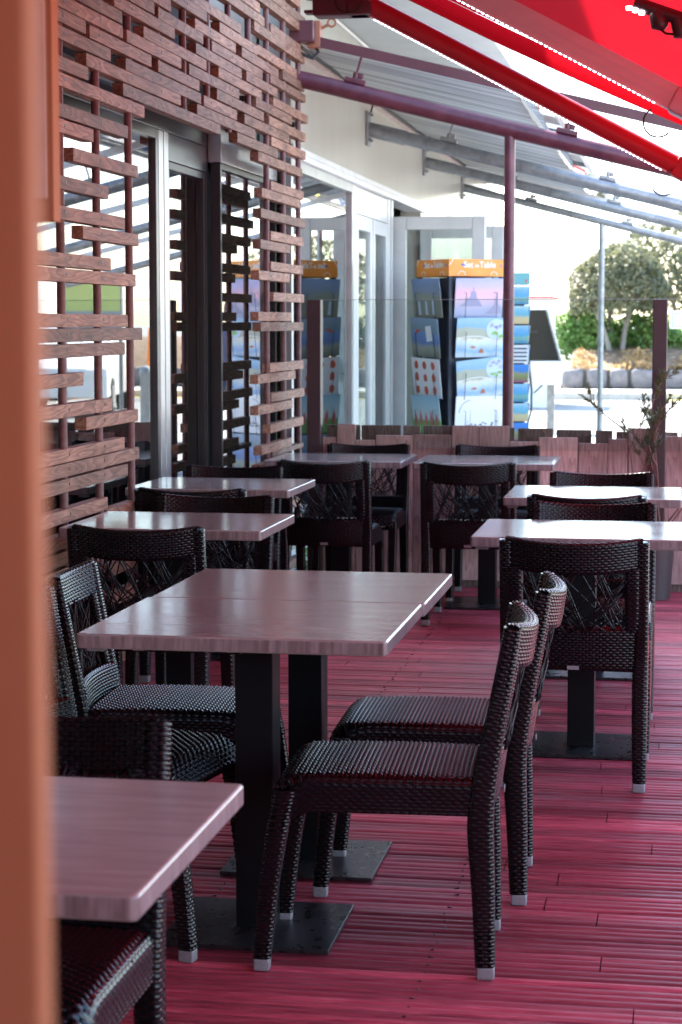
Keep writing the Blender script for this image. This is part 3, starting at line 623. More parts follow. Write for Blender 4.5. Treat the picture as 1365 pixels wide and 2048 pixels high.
# awning carried by the beams: grey cloth, maroon edge rail, white guide rails
na = thing('grey_awning', 'grey and beige striped awning stretched over the tubular beams in front of the white shop', 'awning', (-2.28, 11.15, 2.84))
XE = -.93
def fz(x): return 0.215 - 0.245 * (x + 2.28)
nx_, ny_ = 12, 150
A = np.zeros((nx_, ny_, 3))
for i, x in enumerate(np.linspace(-2.2, XE, nx_)):
    for j, y in enumerate(np.linspace(11.28, 22.4, ny_)):
        sag = -0.045 * abs(math.sin(math.pi * (y - 11.15) / 3.12)) ** 0.8 + .005 * math.sin(y * 9.0 + 0.6 * x) + .0012 * math.sin(y * 23.0)
        A[i, j] = (x + 2.28, y - 11.15, fz(x) + sag)
b = MB(); b.grid(A); b.build('cloth', M['grey_fabric'], na, 180)
b = MB(); b.prism([(0, 0), (.16, -.039), (.16, -.036), (0, .003)], (0, 11.0, 0), (XE + 2.28, .13, fz(XE))); b.build('clear_valance', M['clear_plastic'], na)
b = MB(); b.bar((XE + 2.46, .13, fz(XE) - .045), (XE + 2.46, 11.2, fz(XE) - .045), .035, .05); b.build('front_bar', M['white_metal'], na)
# the near edge rail, a flat maroon bar
b = MB(); b.bar((.18, -.02, fz(-2.1) - .005), (3.9, -.02, fz(1.62) - .005), .03, .056); b.build('edge_rail', M['maroon'], na)
b = MB(); b.bb((.1, -.1, .14), (.24, .02, .26), .01); b.build('rail_bracket', M['maroon'], na)
for k, yb in enumerate((13.96, 17.07, 20.09)):
    b = MB(); b.bar((.12, yb - 11.15 - .35, fz(-2.16) - .07), (3.9, yb - 11.15 - .35, fz(1.62) - .07), .05, .045); b.bar((.12, yb - 11.15 - .28, fz(-2.16) - .075), (3.9, yb - 11.15 - .28, fz(1.62) - .075), .02, .03); b.build('guide_rail', M['white_metal'], na)
b = MB(); b.bar((.06, .1, .17), (.06, 11.2, .17), .12, .10); b.build('wall_rail', M['rail_pale'], na)
b = MB(); b.tube([(.13, .1, .14), (.16, 3, .12), (.14, 6, .13), (.16, 11, .12)], .011, 8); b.build('cable', M['rubber'], na)
gb = thing('crank_gearbox', 'orange brown crank gearbox with a ring eye on the end of the slatted screen', 'gearbox', (-2.05, 11.15, 3.03))
b = MB(); b.box((0, 0, 0), (.075, .08, .15), .008); b.build('case', M['orange_brown'], gb)
b = MB(); b.tube([(.03, 0, .035), (.075, 0, .055)], .009, 8)
b.tube([(.095 + .022 * math.cos(a), 0, .066 + .022 * math.sin(a)) for a in np.linspace(0, 6.3, 18)], .006, 8); b.build('crank_eye', M['orange_brown'], gb, 60)
b = MB(); b.tube([(0, 0, -.07), (.02, 0, -.09), (-.01, -.01, -.13), (-.08, -.02, -.1), (-.13, -.02, -.02), (-.12, -.02, .1)], .010, 8); b.build('cable', M['rubber'], gb)

# ---------------------------------------------------------------- big red folding arm awning over the deck
ra = thing('red_awning', 'large bright red folding arm awning sloping down over the whole deck', 'awning', (-2.2, 5, 3.3))
def rz_(x): return 2.42 - 0.47 * x
def RP(x, y, z): return (x + 2.2, y - 5, z - 3.3)
XF2 = 0.75
nx_, ny_ = 26, 90
A = np.zeros((nx_, ny_, 3))
for i, x in enumerate(np.linspace(-1.95, XF2, nx_)):
    for j, y in enumerate(np.linspace(-4.3, 9.05, ny_)):
        s = -.035 * math.sin(math.pi * (x + 1.95) / (XF2 + 1.95)) * (1 + .5 * math.cos((y - 9) * math.pi / 2.1)) + .004 * math.sin(y * 5.2)
        A[i, j] = RP(x, y, rz_(x) + s)
b = MB(); b.grid(A); b.build('cloth', M['red_fabric'], ra, 180)
hm = MB()
A = np.zeros((nx_, 5, 3))
for i, x in enumerate(np.linspace(-1.95, XF2, nx_)):
    for j in range(5):
        A[i, j] = RP(x, 9.05 + .01 * math.sin(j), rz_(x) - .035 * math.sin(math.pi * (x + 1.95) / (XF2 + 1.95)) * 1.5 - j * .022 - .002)
hm.grid(A); hm.build('side_hem', M['red_fabric'], ra, 180)
b = MB(); b.bar(RP(-2.02, -4.3, rz_(-1.95)), RP(-2.02, 9.05, rz_(-1.95)), .18, .16); b.build('cassette', M['maroon'], ra)
b = MB(); b.bar(RP(XF2 + .03, -4.3, rz_(XF2) - .03), RP(XF2 + .03, 9.05, rz_(XF2) - .03), .08, .12); b.build('front_bar', M['pink_alu'], ra)
def arm(y, z_at0, sl, mt, h, wd_, name, rnd, xs):
    f = lambda x: z_at0 + sl * x
    b = MB()
    if rnd:
        n = 20; b.tube([RP(xs, y, f(xs)), RP(-.03, y, f(-.03))], h / 2, 20)
    else: b.bar(RP(xs, y, f(xs)), RP(-.04, y, f(-.04)), wd_, h)
    if not rnd:
        for q in (-.018, .012): b.bar(RP(xs, y - wd_ / 2 - .001, f(xs) + q), RP(-.04, y - wd_ / 2 - .001, f(-.04) + q), .003, .003)
    a = b.build('arm', mt, ra, 40)
    e = MB(); e.box(RP(.0, y + .02, f(0) - .0), (.10, .13, h * 1.1), .015, Matrix.Rotation(math.atan(-sl), 3, 'Y')); e.build('elbow', M['red_paint'] if rnd else M['pink_alu'], a)
    e = MB(); e.bar(RP(.0, y + .06, f(0)), RP(XF2, y - 1.2, f(XF2)), wd_ * .8, h * .8); e.build('forearm', mt, a)
    le = MB(); Ln = 1.36 if rnd else .85
    st = MB(); st.bar(RP(xs + .05, y - wd_ * .45, f(xs + .05) - h * .56), RP(-.08, y - wd_ * .45, f(-.08) - h * .56), .012, .006); st.build('led_tape', M['white_plastic'], a)
    x = xs + .07
    while x < -.1:
        le.bar(RP(x, y - wd_ * .45 - .001, f(x) - h * .56 - .004), RP(x + .008, y - wd_ * .45 - .001, f(x + .008) - h * .56 - .004), .009, .005); x += .0165
    le.build('led_strip', M['led'], a)
    c = MB(); p = RP(-.085, y - wd_ * .4, f(-.085) - h * .6)
    c.tube([(p[0] + .045 + .05 * math.sin(t) - .05, p[1], p[2] - .045 + .05 * math.cos(t) - .01) for t in np.linspace(-.5, -3.9, 14)], .0035, 6); c.build('cable', M['rubber'], a)
    return a
arm(9.0, 2.098, -.532, M['red_paint'], .088, .075, 'arm', True, -1.45)
arm(6.9, 2.160, -.535, M['pink_alu'], .082, .06, 'arm', False, -1.6)
sh = MB(); 
sh.bb(RP(-1.66, 8.95, 2.80), RP(-1.40, 9.08, 2.93), .015); sh.bb(RP(-1.50, 8.94, 2.80), RP(-1.39, 9.06, 2.86), .01)
sh.bar(RP(-1.66, 9.0, 2.90), RP(-1.58, 9.0, 2.915), .05, .015); sh.bb(RP(-1.70, 8.97, 2.88), RP(-1.62, 9.04, 2.895), .004); sh.bb(RP(-1.70, 8.97, 2.815), RP(-1.62, 9.04, 2.83), .004)
sh.bb(RP(-1.62, 8.97, 2.81), RP(-1.585, 9.04, 3.1), .004)
sh.build('shoulder_bracket', M['maroon'], ra)
sh = MB(); p = RP(-1.55, 8.93, 2.90); sh.tube([(p[0] + .06 * math.cos(t) + .06, p[1], p[2] - .04 + .055 * math.sin(t)) for t in np.linspace(2.6, 6.0, 12)], .004, 6); sh.build('cable', M['rubber'], ra)
tb = MB(); tb.bar(RP(-1.60, -4.2, 3.11), RP(-1.60, 9.05, 3.11), .05, .05); tb.build('torsion_bar', M['maroon'], ra)
br = MB()
for yy in (-2, 2, 5.5, 8.6): br.bar(RP(-2.3, yy, 3.25), RP(-1.6, yy, 3.14), .04, .05)
br.build('wall_arm', M['maroon'], ra)
# folded heater/lamp cluster under the cloth, top right corner
hl = thing('ceiling_fixture', 'dark red fixture with small white lamps under the red cloth in the top right corner', 'lamp', (-.09, 5.9, 2.33))
b = MB(); b.tube([(-.06, 0, .015), (.2, 0, -.08)], .02, 12); b.tube([(.0, 0, -.01), (.012, 0, -.045), (.03, 0, -.058)], [.02, .028, .012], 12); b.tube([(.06, 0, -.03), (.075, 0, -.075), (.09, 0, -.08)], [.02, .026, .01], 12); b.build('housing', M['maroon_dark'], hl, 60)
b = MB()
for k in range(3): b.lathe([(0, -.006), (.008, -.006), (.009, .004), (0, .004)], (-.075 + k * .018, -.01, -.0 - k * .007), 10)
b.build('lamp', M['led'], hl)
b = MB(); b.tube([(.0, -.01, -.05), (.03, -.012, -.075), (.07, -.012, -.08), (.11, -.01, -.08)], .004, 6); b.build('cable', M['rubber'], hl)

# ---------------------------------------------------------------- plank fence with glass wind screen
YF = 10.68
fe = thing('windbreak_fence', 'plank fence with maroon posts and clear glass screen closing the far end of the deck', 'fence', (0, YF, 0))
def plank(x0, x1, z1, y, mt, name, dz=0.0):
    b = MB(); c = (x0 + x1) / 2; b.box((0, 0, (z1 - .04 + dz) / 2), (x1 - x0 - .004, .022, z1 - .04 - dz), .003)
    o = b.build(name, mt, fe, 40); o.location = (c, y, .04); o.rotation_euler = (0, rng.uniform(-.004, .004), rng.uniform(-.01, .01)); return o
fx = lambda px: (px - 1365) / 3982 * YF
H = lambda py: 1.43 - (py - 645) / 3982 * YF
edges = [(648,677,877),(677,716,850),(716,756,882),(756,833,872),(833,912,870),(912,968,851),(968,1028,851),(1028,1086,882),(1086,1164,873),(1164,1223,884),(1223,1263,875),(1263,1330,853)]
for a, c, t in edges: plank(fx(a), fx(c), H(t), 0, M['plank'], 'plank')
x = fx(1330)
while x < 3.2:
    wd_ = rng.choice((.12, .15, .2)); plank(x, x + wd_, rng.choice((.80, .83, .88)), 0, M['plank'], 'plank'); x += wd_
for a, c, t in [(652,722,853),(724,806,853),(810,846,853),(851,925,853),(927,1036,856),(1042,1114,857),(1120,1191,859),(1197,1232,860),(1237,1360,862)]:
    plank(fx(a), fx(c), H(t), .075, M['plank_grey'], 'rear_plank')
x = fx(1366)
while x < 3.2: wd_ = rng.choice((.16, .2, .27)); plank(x, x + wd_ - .015, .85, .075, M['plank_grey'], 'rear_plank'); x += wd_
b = MB()
b.bb((-1.9, .013, -.03), (3.2, .05, .13))
for z_ in (.2, .62): b.bb((-1.9, .013, z_), (3.2, .062, z_ + .07))
b.build('rail', M['plank_grey'], fe)
for x in (fx(635.5), fx(1322.5), 1.75, 3.2):
    b = MB(); b.bb((x - .038, -.09, -.0), (x + .038, -.014, 1.552), .006); b.build('post', M['maroon_dark'], fe)
for a, c in ((fx(650), fx(1311)), (fx(1335), 1.71), (1.79, 3.16)):
    b = MB(); b.bb((a - .01, -.056, .75), (c + .01, -.046, 1.55)); b.build('glass_screen', M['screen_glass'], fe)
    e = MB(); e.bb((a - .01, -.0565, 1.5505), (c + .01, -.0455, 1.5535)); e.build('glass_edge', M['galv'], fe)

# potted plant by the right post
pt = thing('potted_plant', 'dark pot with a thin shrubby plant of needle leaves by the right fence post', 'plant', (-.125, 10.42, 0))
b = MB(); b.lathe([(0, 0), (.085, 0), (.105, .3), (.118, .3), (.118, .335), (.105, .335), (.10, .30), (0, .29)], n=28); b.build('pot', M['pot'], pt, 40)
b = MB(); b.lathe([(0, .312), (.06, .31), (.101, .305)], n=20); b.build('soil', M['soil'], pt)
r_ = random.Random(14); st = MB(); lf = MB()
def twig(p, d, L, depth):
    p = Vector(p); d = Vector(d).normalized(); pts = [p.copy()]; n = 7
    for k in range(n):
        d = (d + Vector((r_.gauss(0, .12), r_.gauss(0, .12), r_.gauss(0.02, .08)))).normalized(); p = p + d * L / n; pts.append(p.copy())
        if depth < 2 and k in (2, 3, 4, 5) and r_.random() < .62:
            twig(p, d + Vector((r_.uniform(-1, 1), r_.uniform(-.8, .8), r_.uniform(-.1, .8))) * .8, L * .42, depth + 1)
    st.tube(pts, [(.0065 - .002 * depth) * (1 - .09 * i) for i in range(n + 1)], 6)
    if depth >= 1 or True:
        for k in range(int(L * (240 if depth else 60))):
            t = r_.uniform(.45 if depth else .75, 1); i = min(n - 1, int(t * n)); q = pts[i].lerp(pts[i + 1], t * n - i)
            an = r_.uniform(0, 6.28); o_ = d.orthogonal(); o_ = Matrix.Rotation(an, 3, d) @ o_; v = (o_.normalized() * .8 + d * .9).normalized() * r_.uniform(.025, .045)
            s_ = v.cross(d).normalized() * .0035
            lf.add([q, q + v * .5 + s_, q + v, q + v * .5 - s_], [(0, 1, 2, 3)])
for dd in ((-.5, -.1, 1.0), (.15, -.1, 1.1), (.55, -.15, 1.0), (-.15, -.2, 1.05), (.4, .0, 1.3)):
    twig((r_.uniform(-.03, .03), r_.uniform(-.03, .03), .3), dd, r_.uniform(.55, .78), 0)
st.build('stem', M['stem'], pt, 60); lf.build('leaves', M['plantleaf'], pt, 0)

# ---------------------------------------------------------------- woven chair
CW, CV = 0.0205, 0.0080       # strand length and pitch
AMP = 0.0029
GAPT = .34
def gap_shade_mask(b, h, amp, wrap, n0):
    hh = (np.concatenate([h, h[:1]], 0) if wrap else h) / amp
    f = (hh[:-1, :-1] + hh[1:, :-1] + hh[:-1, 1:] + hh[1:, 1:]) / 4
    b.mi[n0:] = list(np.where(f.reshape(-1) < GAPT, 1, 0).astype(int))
def weave(S_, T_, cu, cv, amp):
    j = np.floor(T_ / cv + 1e-6); a = np.mod(S_ / cu + .5 * np.mod(j, 2), 1.0); b = np.mod(T_ / cv + 1e-6, 1.0)
    return amp * (np.clip(np.sin(np.pi * a), 0, 1) ** .6) * (1 - np.abs(2 * b - 1) ** 2.2) + amp * .25 * np.sin(np.pi * b)
def beam_mesh(b, C, U, V, along, nr=0.32):
    """woven bar: centres C (n,3), half vectors U,V per station; strands run round it, or along it"""
    C = np.array(C, float); U = np.array(U, float); V = np.array(V, float)
    seg = np.r_[0, np.cumsum(np.linalg.norm(np.diff(C, axis=0), axis=1))]; L = seg[-1]
    hu = np.linalg.norm(U, axis=1).mean(); hv = np.linalg.norm(V, axis=1).mean(); per = 4 * (hu + hv) * .93
    if along: nper = max(6, round(per / CV)); ka = nper * 3; kl = max(4, int(L / CW * 5))
    else: nper = max(4, round(per / CW)); ka = nper * 5; kl = max(4, int(round(L / CV) * 3))
    t = np.linspace(0, L, kl + 1)
    ip = lambda A: np.stack([np.interp(t, seg, A[:, i]) for i in range(3)], 1)
    Cc, Uu, Vv = ip(C), ip(U), ip(V)
    # rounded-rectangle section, sampled evenly by arc length
    th = np.linspace(0, 2 * np.pi, 721); e = nr
    sx = np.sign(np.cos(th)) * np.abs(np.cos(th)) ** e * hu; sy = np.sign(np.sin(th)) * np.abs(np.sin(th)) ** e * hv
    al = np.r_[0, np.cumsum(np.hypot(np.diff(sx), np.diff(sy)))]; s = np.linspace(0, al[-1], ka + 1)[:-1]
    px = np.interp(s, al, sx) / hu; py = np.interp(s, al, sy) / hv
    nxn = np.sign(px) * np.abs(px) ** (2 / e - 1) * .5 / hu; nyn = np.sign(py) * np.abs(py) ** (2 / e - 1) * .5 / hv
    nn = np.hypot(nxn, nyn); nxn /= nn; nyn /= nn
    un = Uu / np.linalg.norm(Uu, axis=1)[:, None]; vn = Vv / np.linalg.norm(Vv, axis=1)[:, None]
    Sg, Tg = np.meshgrid(s / al[-1], t, indexing='ij')
    if along: h = weave(Tg, Sg * nper * CV, CW, CV, AMP)
    else: h = weave(Sg * nper * CW, Tg, CW, CV, AMP)
    P = Cc[None] + px[:, None, None] * Uu[None] + py[:, None, None] * Vv[None] + h[..., None] * (nxn[:, None, None] * un[None] + nyn[:, None, None] * vn[None])
    n0 = len(b.v); m0 = len(b.mi); b.grid(P, wrap=True); gap_shade_mask(b, h, AMP, True, m0)
    # end caps
    nv = kl + 1
    b.f.append(tuple(n0 + i * nv for i in range(ka))); b.mi.append(b.cur)
    b.f.append(tuple(n0 + i * nv + nv - 1 for i in range(ka - 1, -1, -1))); b.mi.append(b.cur)
def interp_path(keys, n=24):
    k = np.array(keys, float); t = np.linspace(0, 1, len(k)); tt = np.linspace(0, 1, n)
    # smooth (Catmull-like through cubic on cumulative param)
    out = np.stack([np.interp(tt, t, k[:, i]) for i in range(k.shape[1])], 1)
    for _ in range(3): out[1:-1] = (out[:-2] + 2 * out[1:-1] + out[2:]) / 4
    return out
CS = 0.0105
def plain(S_, T_):
    i = np.floor(S_ / CS + 1e-6); j = np.floor(T_ / CS + 1e-6); a = np.mod(S_ / CS + 1e-6, 1); b = np.mod(T_ / CS + 1e-6, 1); p = np.mod(i + j, 2)
    pa = np.sin(np.pi * a); pb = np.sin(np.pi * b)
    return .0030 * np.where(p > .5, pb ** .7 * (.35 + .65 * pa), .75 * pa ** .7 * (.35 + .65 * pb))
def seatw(S_, T_):
    j = np.floor(T_ / .0105 + 1e-6); a = np.mod(S_ / .027 + .5 * np.mod(j, 2), 1.0); b = np.mod(T_ / .0105 + 1e-6, 1.0)
    return .0058 * np.sin(np.pi * a) ** 1.25 * (.15 + .85 * np.sin(np.pi * b) ** .8) + .0006 * np.sin(np.pi * b)
def sheet(b, P, Nn, S_, T_, cu, cv, amp):
    h = weave(S_, T_, cu, cv, amp); m0 = len(b.mi); b.grid(P + h[..., None] * Nn); gap_shade_mask(b, h, amp, False, m0)
HW = 0.2225
M['rattan_gap_shade'] = mat('rattan_gap_shade', (0.0015, 0.0012, 0.0013), 0.9, 0, 0.0)  # occlusion shade between strands, painted as matte black on the weave valleys
RAT = [M['rattan'], M['rattan_gap_shade']]
def make_chair():
    t = thing('wicker_chair', 'chair', 'chair')
    # rear leg and back upright in one sweep
    for s in (-1, 1):
        k = interp_path([(s * (HW - .020), -.243, .027, .018, .019), (s * (HW - .021), -.238, .2, .021, .023), (s * (HW - .0215), -.230, .34, .0215, .027), (s * (HW - .0195), -.236, .42, .0195, .0235), (s * (HW - .017), -.262, .57, .017, .0195), (s * (HW - .017), -.284, .69, .017, .018), (s * (HW - .017), -.298, .776, .017, .0165)], 40)
        cs = k[:, :3]; d = np.gradient(cs, axis=0); d /= np.linalg.norm(d, axis=1)[:, None]
        U = np.zeros_like(cs); U[:, 0] = k[:, 3]; V = np.stack([np.zeros(len(k)), d[:, 2], -d[:, 1]], 1) * k[:, 4:5]
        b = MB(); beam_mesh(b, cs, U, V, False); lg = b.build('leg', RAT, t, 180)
        c = MB(); c.box((s * (HW - .020), -.2445, .0145), (.038, .039, .029), .005); c.build('foot_cap', M['foot'], lg)
        k = interp_path([(s * (HW - .024), .250, .027, .0175, .017), (s * (HW - .024), .236, .18, .0195, .019), (s * (HW - .024), .214, .33, .021, .022), (s * (HW - .024), .196, .41, .0205, .022)], 24)
        cs = k[:, :3]; U = np.zeros_like(cs); U[:, 0] = k[:, 3]; V = np.zeros_like(cs); V[:, 1] = k[:, 4]
        b = MB(); beam_mesh(b, cs, U, V, False); lg = b.build('leg', RAT, t, 180)
        c = MB(); c.box((s * (HW - .024), .2505, .0145), (.036, .036, .029), .005); c.build('foot_cap', M['foot'], lg)
    # back rails (curved in plan), woven along
    b = MB(); xs = np.linspace(-HW + .016, HW - .016, 34)
    def yb(z): return np.interp(z, [.37, .44, .57, .69, .772], [-.230, -.236, -.262, -.284, -.298])
    def rail(z0, z1, th, dip, bow):
        zc = (z0 + z1) / 2; q = np.clip(1 - np.abs(xs / (HW - .03)) ** 2.2, 0, 1)
        C = np.stack([xs, yb(zc) - bow * q, zc - dip * q], 1); nz = np.array([0, (yb(z1) - yb(z0)) / 2, (z1 - z0) / 2])
        U = np.repeat(nz[None], len(xs), 0); n2 = np.array([0, nz[2], -nz[1]]); n2 = n2 / np.linalg.norm(n2) * th
        beam_mesh(b, C, U, np.repeat(n2[None], len(xs), 0), True, .25)
    rail(.690, .781, .0140, .014, .036); rail(.375, .505, .0185, .0, .020)
    for s in (-1, 1):
        zz = np.linspace(.498, .698, 12); C = np.stack([np.full(12, s * (HW - .046)), yb(zz) - .006, zz], 1)
        U = np.repeat(np.array([[.019, 0, 0]]), 12, 0); V = np.repeat(np.array([[0, .0168, .003]]), 12, 0); beam_mesh(b, C, U, V, False)
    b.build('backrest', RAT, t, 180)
    # crossing strands in the window
    b = MB(); r2 = random.Random(11); x0, x1, z0, z1 = -HW + .06, HW - .06, .495, .70
    for k in range(58):
        side = r2.random(); xa = r2.uniform(x0 - .02, x1 + .02); ang = r2.choice((-1, 1)) * r2.uniform(.25, 1.15)
        xb = xa + math.tan(ang) * (z1 - z0); pts = []
        for q in np.linspace(0, 1, 9):
            x = xa + (xb - xa) * q; z = z0 + (z1 - z0) * q
            if x < x0 or x > x1: continue
            pts.append((x, yb(z) - .031 * (1 - abs(x / (HW - .03)) ** 2.2) + (.008 if k % 2 else -.006) + .003 * math.sin(q * 9 + k), z - .006))
        if len(pts) < 2: continue
        b.tube(pts, .0024, 6)
    b.build('back_lacing', M['strand'], t, 180)
    # seat
    b = MB(); W2 = HW - .012; nu = int(2 * W2 / .027 * 9) + 1; y_a, y_b = -.215, .165; rr = .062
    Lt = (y_b - y_a) + rr * 1.45; nv = int(Lt / .0105) * 5 + 1
    S_, T_ = np.meshgrid(np.linspace(-W2, W2, nu), np.linspace(0, Lt, nv), indexing='ij')
    flat = y_b - y_a; a = np.clip((T_ - flat) / rr, 0, None)
    Y = np.where(T_ < flat, y_a + T_, y_b + rr * np.sin(a)); Z = .440 + .004 * np.sin(np.pi * np.clip(T_ / flat, 0, 1)) - np.where(T_ < flat, 0, rr * (1 - np.cos(a)))
    ed = np.clip((np.abs(S_) - (W2 - .022)) / .022, 0, 1); Z = Z - .016 * ed ** 2 + .003 * (1 - (S_ / W2) ** 2); Y = Y - np.where(T_ > flat, ed ** 2 * .008, 0)
    Pp = np.stack([S_, Y, Z], -1); nY = np.where(T_ < flat, 0, np.sin(a)); nZ = np.where(T_ < flat, 1, np.cos(a)); Nn = np.stack([0 * S_, nY, nZ], -1)
    h = seatw(S_ + 1, T_); m0 = len(b.mi); b.grid(Pp + h[..., None] * Nn); gap_shade_mask(b, h, .0040, False, m0)
    for s in (-1, 1):
        n1 = int(.40 / CW * 5); n2 = int(.082 / CV) * 3
        S_, T_ = np.meshgrid(np.linspace(-.215, .185, n1), np.linspace(0, .080, n2), indexing='ij')
        Zt = .362 + T_ - np.clip((S_ - .12) / .065, 0, 1) ** 2 * .02
        Pp = np.stack([np.full_like(S_, s * (HW - .009)) - s * .010 * np.clip((T_ - .06) / .02, 0, 1) ** 2, S_, Zt], -1); Nn = np.zeros_like(Pp); Nn[..., 0] = s
        sheet(b, Pp, Nn, S_ + 1, T_, CW, CV, AMP)
    b.bb((-HW + .012, -.21, .364), (HW - .012, .205, .372)); b.bb((-HW + .04, .195, .366), (HW - .04, .212, .395))
    b.build('seat', RAT, t, 180)
    b = MB(); b.box((0.0, -.2765, .383), (.036, .002, .012), .0005); b.build('tag_plate', M['foot'], t)
    return t
chair0 = make_chair(); chair_used = [False]
def chair(x, y, deg, label, group):
    o = chair0 if not chair_used[0] else copy_tree(chair0); chair_used[0] = True
    o.scale = (.88, 1, 1) if abs(abs(deg) - 90) < 30 else (1, .9, 1)
    o.location = (x, y, 0.001); o.rotation_euler = (0, 0, R(deg)); tag(o, label, 'chair', group); return o
GC = 'black woven chairs around the terrace tables'
TOP = .300
chair(-.655, 4.40, 93, 'nearest black wicker chair in full view, right of the double table, seen side on', GC)
chair(-.625, 4.975, 92, 'black wicker chair just behind the nearest one, right side of the double table', GC)
chair(-1.285, 4.46, -101, 'black wicker chair left of the double table, mostly hidden by the orange post', GC)
chair(-1.275, 5.03, -87, 'black wicker chair left of the double table, its light catching back above the table corner', GC)
chair(-1.045, 3.17 - TOP + .0, 180, 'black wicker chair tucked behind the cropped foreground table at bottom left', GC)
chair(-1.715, 6.09 + TOP, 1, 'black wicker chair with its back to us, below the lower table beside the slatted screen', GC)
chair(-1.725, 7.33 - TOP, 180, 'black wicker chair on the far side of the lower table beside the slatted screen', GC)
chair(-1.89, 7.53 + TOP, 0, 'black wicker chair with its back to us, at the upper table beside the slatted screen', GC)
chair(-2.0 + .0, 8.86 - TOP, 180, 'black wicker chair on the far side of the upper table beside the slatted screen', GC)
chair(-1.66, 9.2 + TOP, 0, 'black wicker chair with its back to us at the left fence table', GC)
chair(-1.65, 10.58 - TOP, 180, 'black wicker chair between the fence and the left fence table', GC)
chair(-.975, 9.2 + TOP, 0, 'black wicker chair with its back to us at the right fence table', GC)
chair(-.955, 10.58 - TOP, 180, 'black wicker chair between the fence and the right fence table', GC)
chair(-.307, 5.97 + TOP, -1, 'black wicker chair with its back to us at the near table on the right edge', GC)
chair(-.305, 7.26 - TOP, 180, 'black wicker chair on the far side of the near table on the right edge', GC)
chair(-.345, 7.5 + TOP, 0, 'black wicker chair with its back to us at the far table on the right edge', GC)
chair(-.335, 8.74 - TOP, 180, 'black wicker chair on the far side of the far table on the right edge', GC)

# ---------------------------------------------------------------- tables
TW, TD, TH = .70, .60, .742
def make_table():
    t = thing('dining_table', 'table', 'table')
    bm = bmesh.new(); bmesh.ops.create_cube(bm, size=1)
    for q in bm.verts: q.co = Vector((q.co.x * TW, q.co.y * TD, q.co.z * .034))
    ve = [e for e in bm.edges if abs(e.verts[0].co.z - e.verts[1].co.z) > .01]
    bmesh.ops.bevel(bm, geom=ve, offset=.012, segments=4, profile=.5, affect='EDGES')
    te = [e for e in bm.edges if abs(e.verts[0].co.z - e.verts[1].co.z) < .001 and len(e.link_faces) == 2 and abs(e.link_faces[0].normal.z - e.link_faces[1].normal.z) > .5]
    bmesh.ops.bevel(bm, geom=te, offset=.006, segments=4, profile=.5, affect='EDGES')
    me = bpy.data.meshes.new('tabletop'); bm.to_mesh(me); bm.free(); me.materials.append(M['tabletop']); me.materials.append(M['table_edge'])
    for p in me.polygons: p.material_index = 1 if abs(p.normal.z) < .35 else 0
    me.shade_smooth(); me.set_sharp_from_angle(angle=R(40))
    o = bpy.data.objects.new('tabletop', me); COL.objects.link(o); o.parent = t; o.location = (0, 0, TH - .017); wm = o.modifiers.new('weighted', 'WEIGHTED_NORMAL'); wm.weight = 90; wm.keep_sharp = True
    b = MB(); b.bb((-.045, -.045, .012), (.045, .045, TH - .046), .003); b.build('column', M['black_steel'], t)
    b = MB(); b.bb((-.2, -.185, .002), (.2, .185, .012), .002)
    for sx in (-1, 1):
        for sy in (-1, 1): b.tube([(sx * .18, sy * .165, 0), (sx * .18, sy * .165, .003)], .012, 8)
    b.build('base_plate', M['plate_steel'], t)
    b = MB(); b.bar((-.3, 0, TH - .04), (.3, 0, TH - .04), .03, .011); b.bar((0, -.25, TH - .0405), (0, .25, TH - .0405), .03, .010); b.build('spider', M['black_steel'], t)
    b = MB(); b.bb((-.335, -.262, TH - .045), (-.295, -.24, TH - .0345)); b.build('tag_plate', M['foot'], t)
    return t
tab0 = make_table(); tab_used = [False]
def table(xr, yf, label, deg=0.0, dz=0.0):
    o = tab0 if not tab_used[0] else copy_tree(tab0); tab_used[0] = True
    o.location = (xr - TW / 2, yf + TD / 2, dz); o.rotation_euler = (0, 0, R(deg)); tag(o, label, 'table', 'wood grain terrace tables on black pedestals'); return o
table(-.618, 4.212, 'near half of the pushed together double table in the middle of the deck', 0, .001)
table(-.612, 4.818, 'far half of the pushed together double table in the middle of the deck', 0, 0)
table(-.636, 2.27, 'reddish foreground table cropped by the orange post at bottom left', .0)
table(-1.365, 6.42, 'lower of the two small tables standing against the slatted screen', .2)
table(-1.585, 8.02, 'upper of the two small tables standing against the slatted screen', -.2)
table(-1.362, 9.76, 'left table of the pair in front of the plank fence', 0)
table(-.605, 9.72, 'right table of the pair in front of the plank fence', .4)
table(.035, 6.37, 'nearer of the two bright shining tables on the right edge', 0)
table(.01, 7.84, 'farther of the two bright shining tables on the right edge', .2)

# ---------------------------------------------------------------- foreground post and rail
fp = MB(); fp.bb((-.40, .62, -.0), (-.2065, .634, 2.9), .004); o = fp.build('terrace_post', M['post_orange']); tag(o, 'broad orange brown post in the left foreground, out of focus', 'post')
hr = thing('hanging_rail', 'maroon hanging rail with a pale strip beside the foreground post at top left', 'rail', (-.809, 2.5, 1.56))
b = MB(); b.bb((-.06, 0, 0), (0.006, .03, 1.5), .002); b.build('channel', M['post_orange'], hr)
b = MB(); b.bb((-.024, -.004, .03), (-.002, .0, 1.32), .001); b.build('pale_strip', M['rail_pale'], hr)


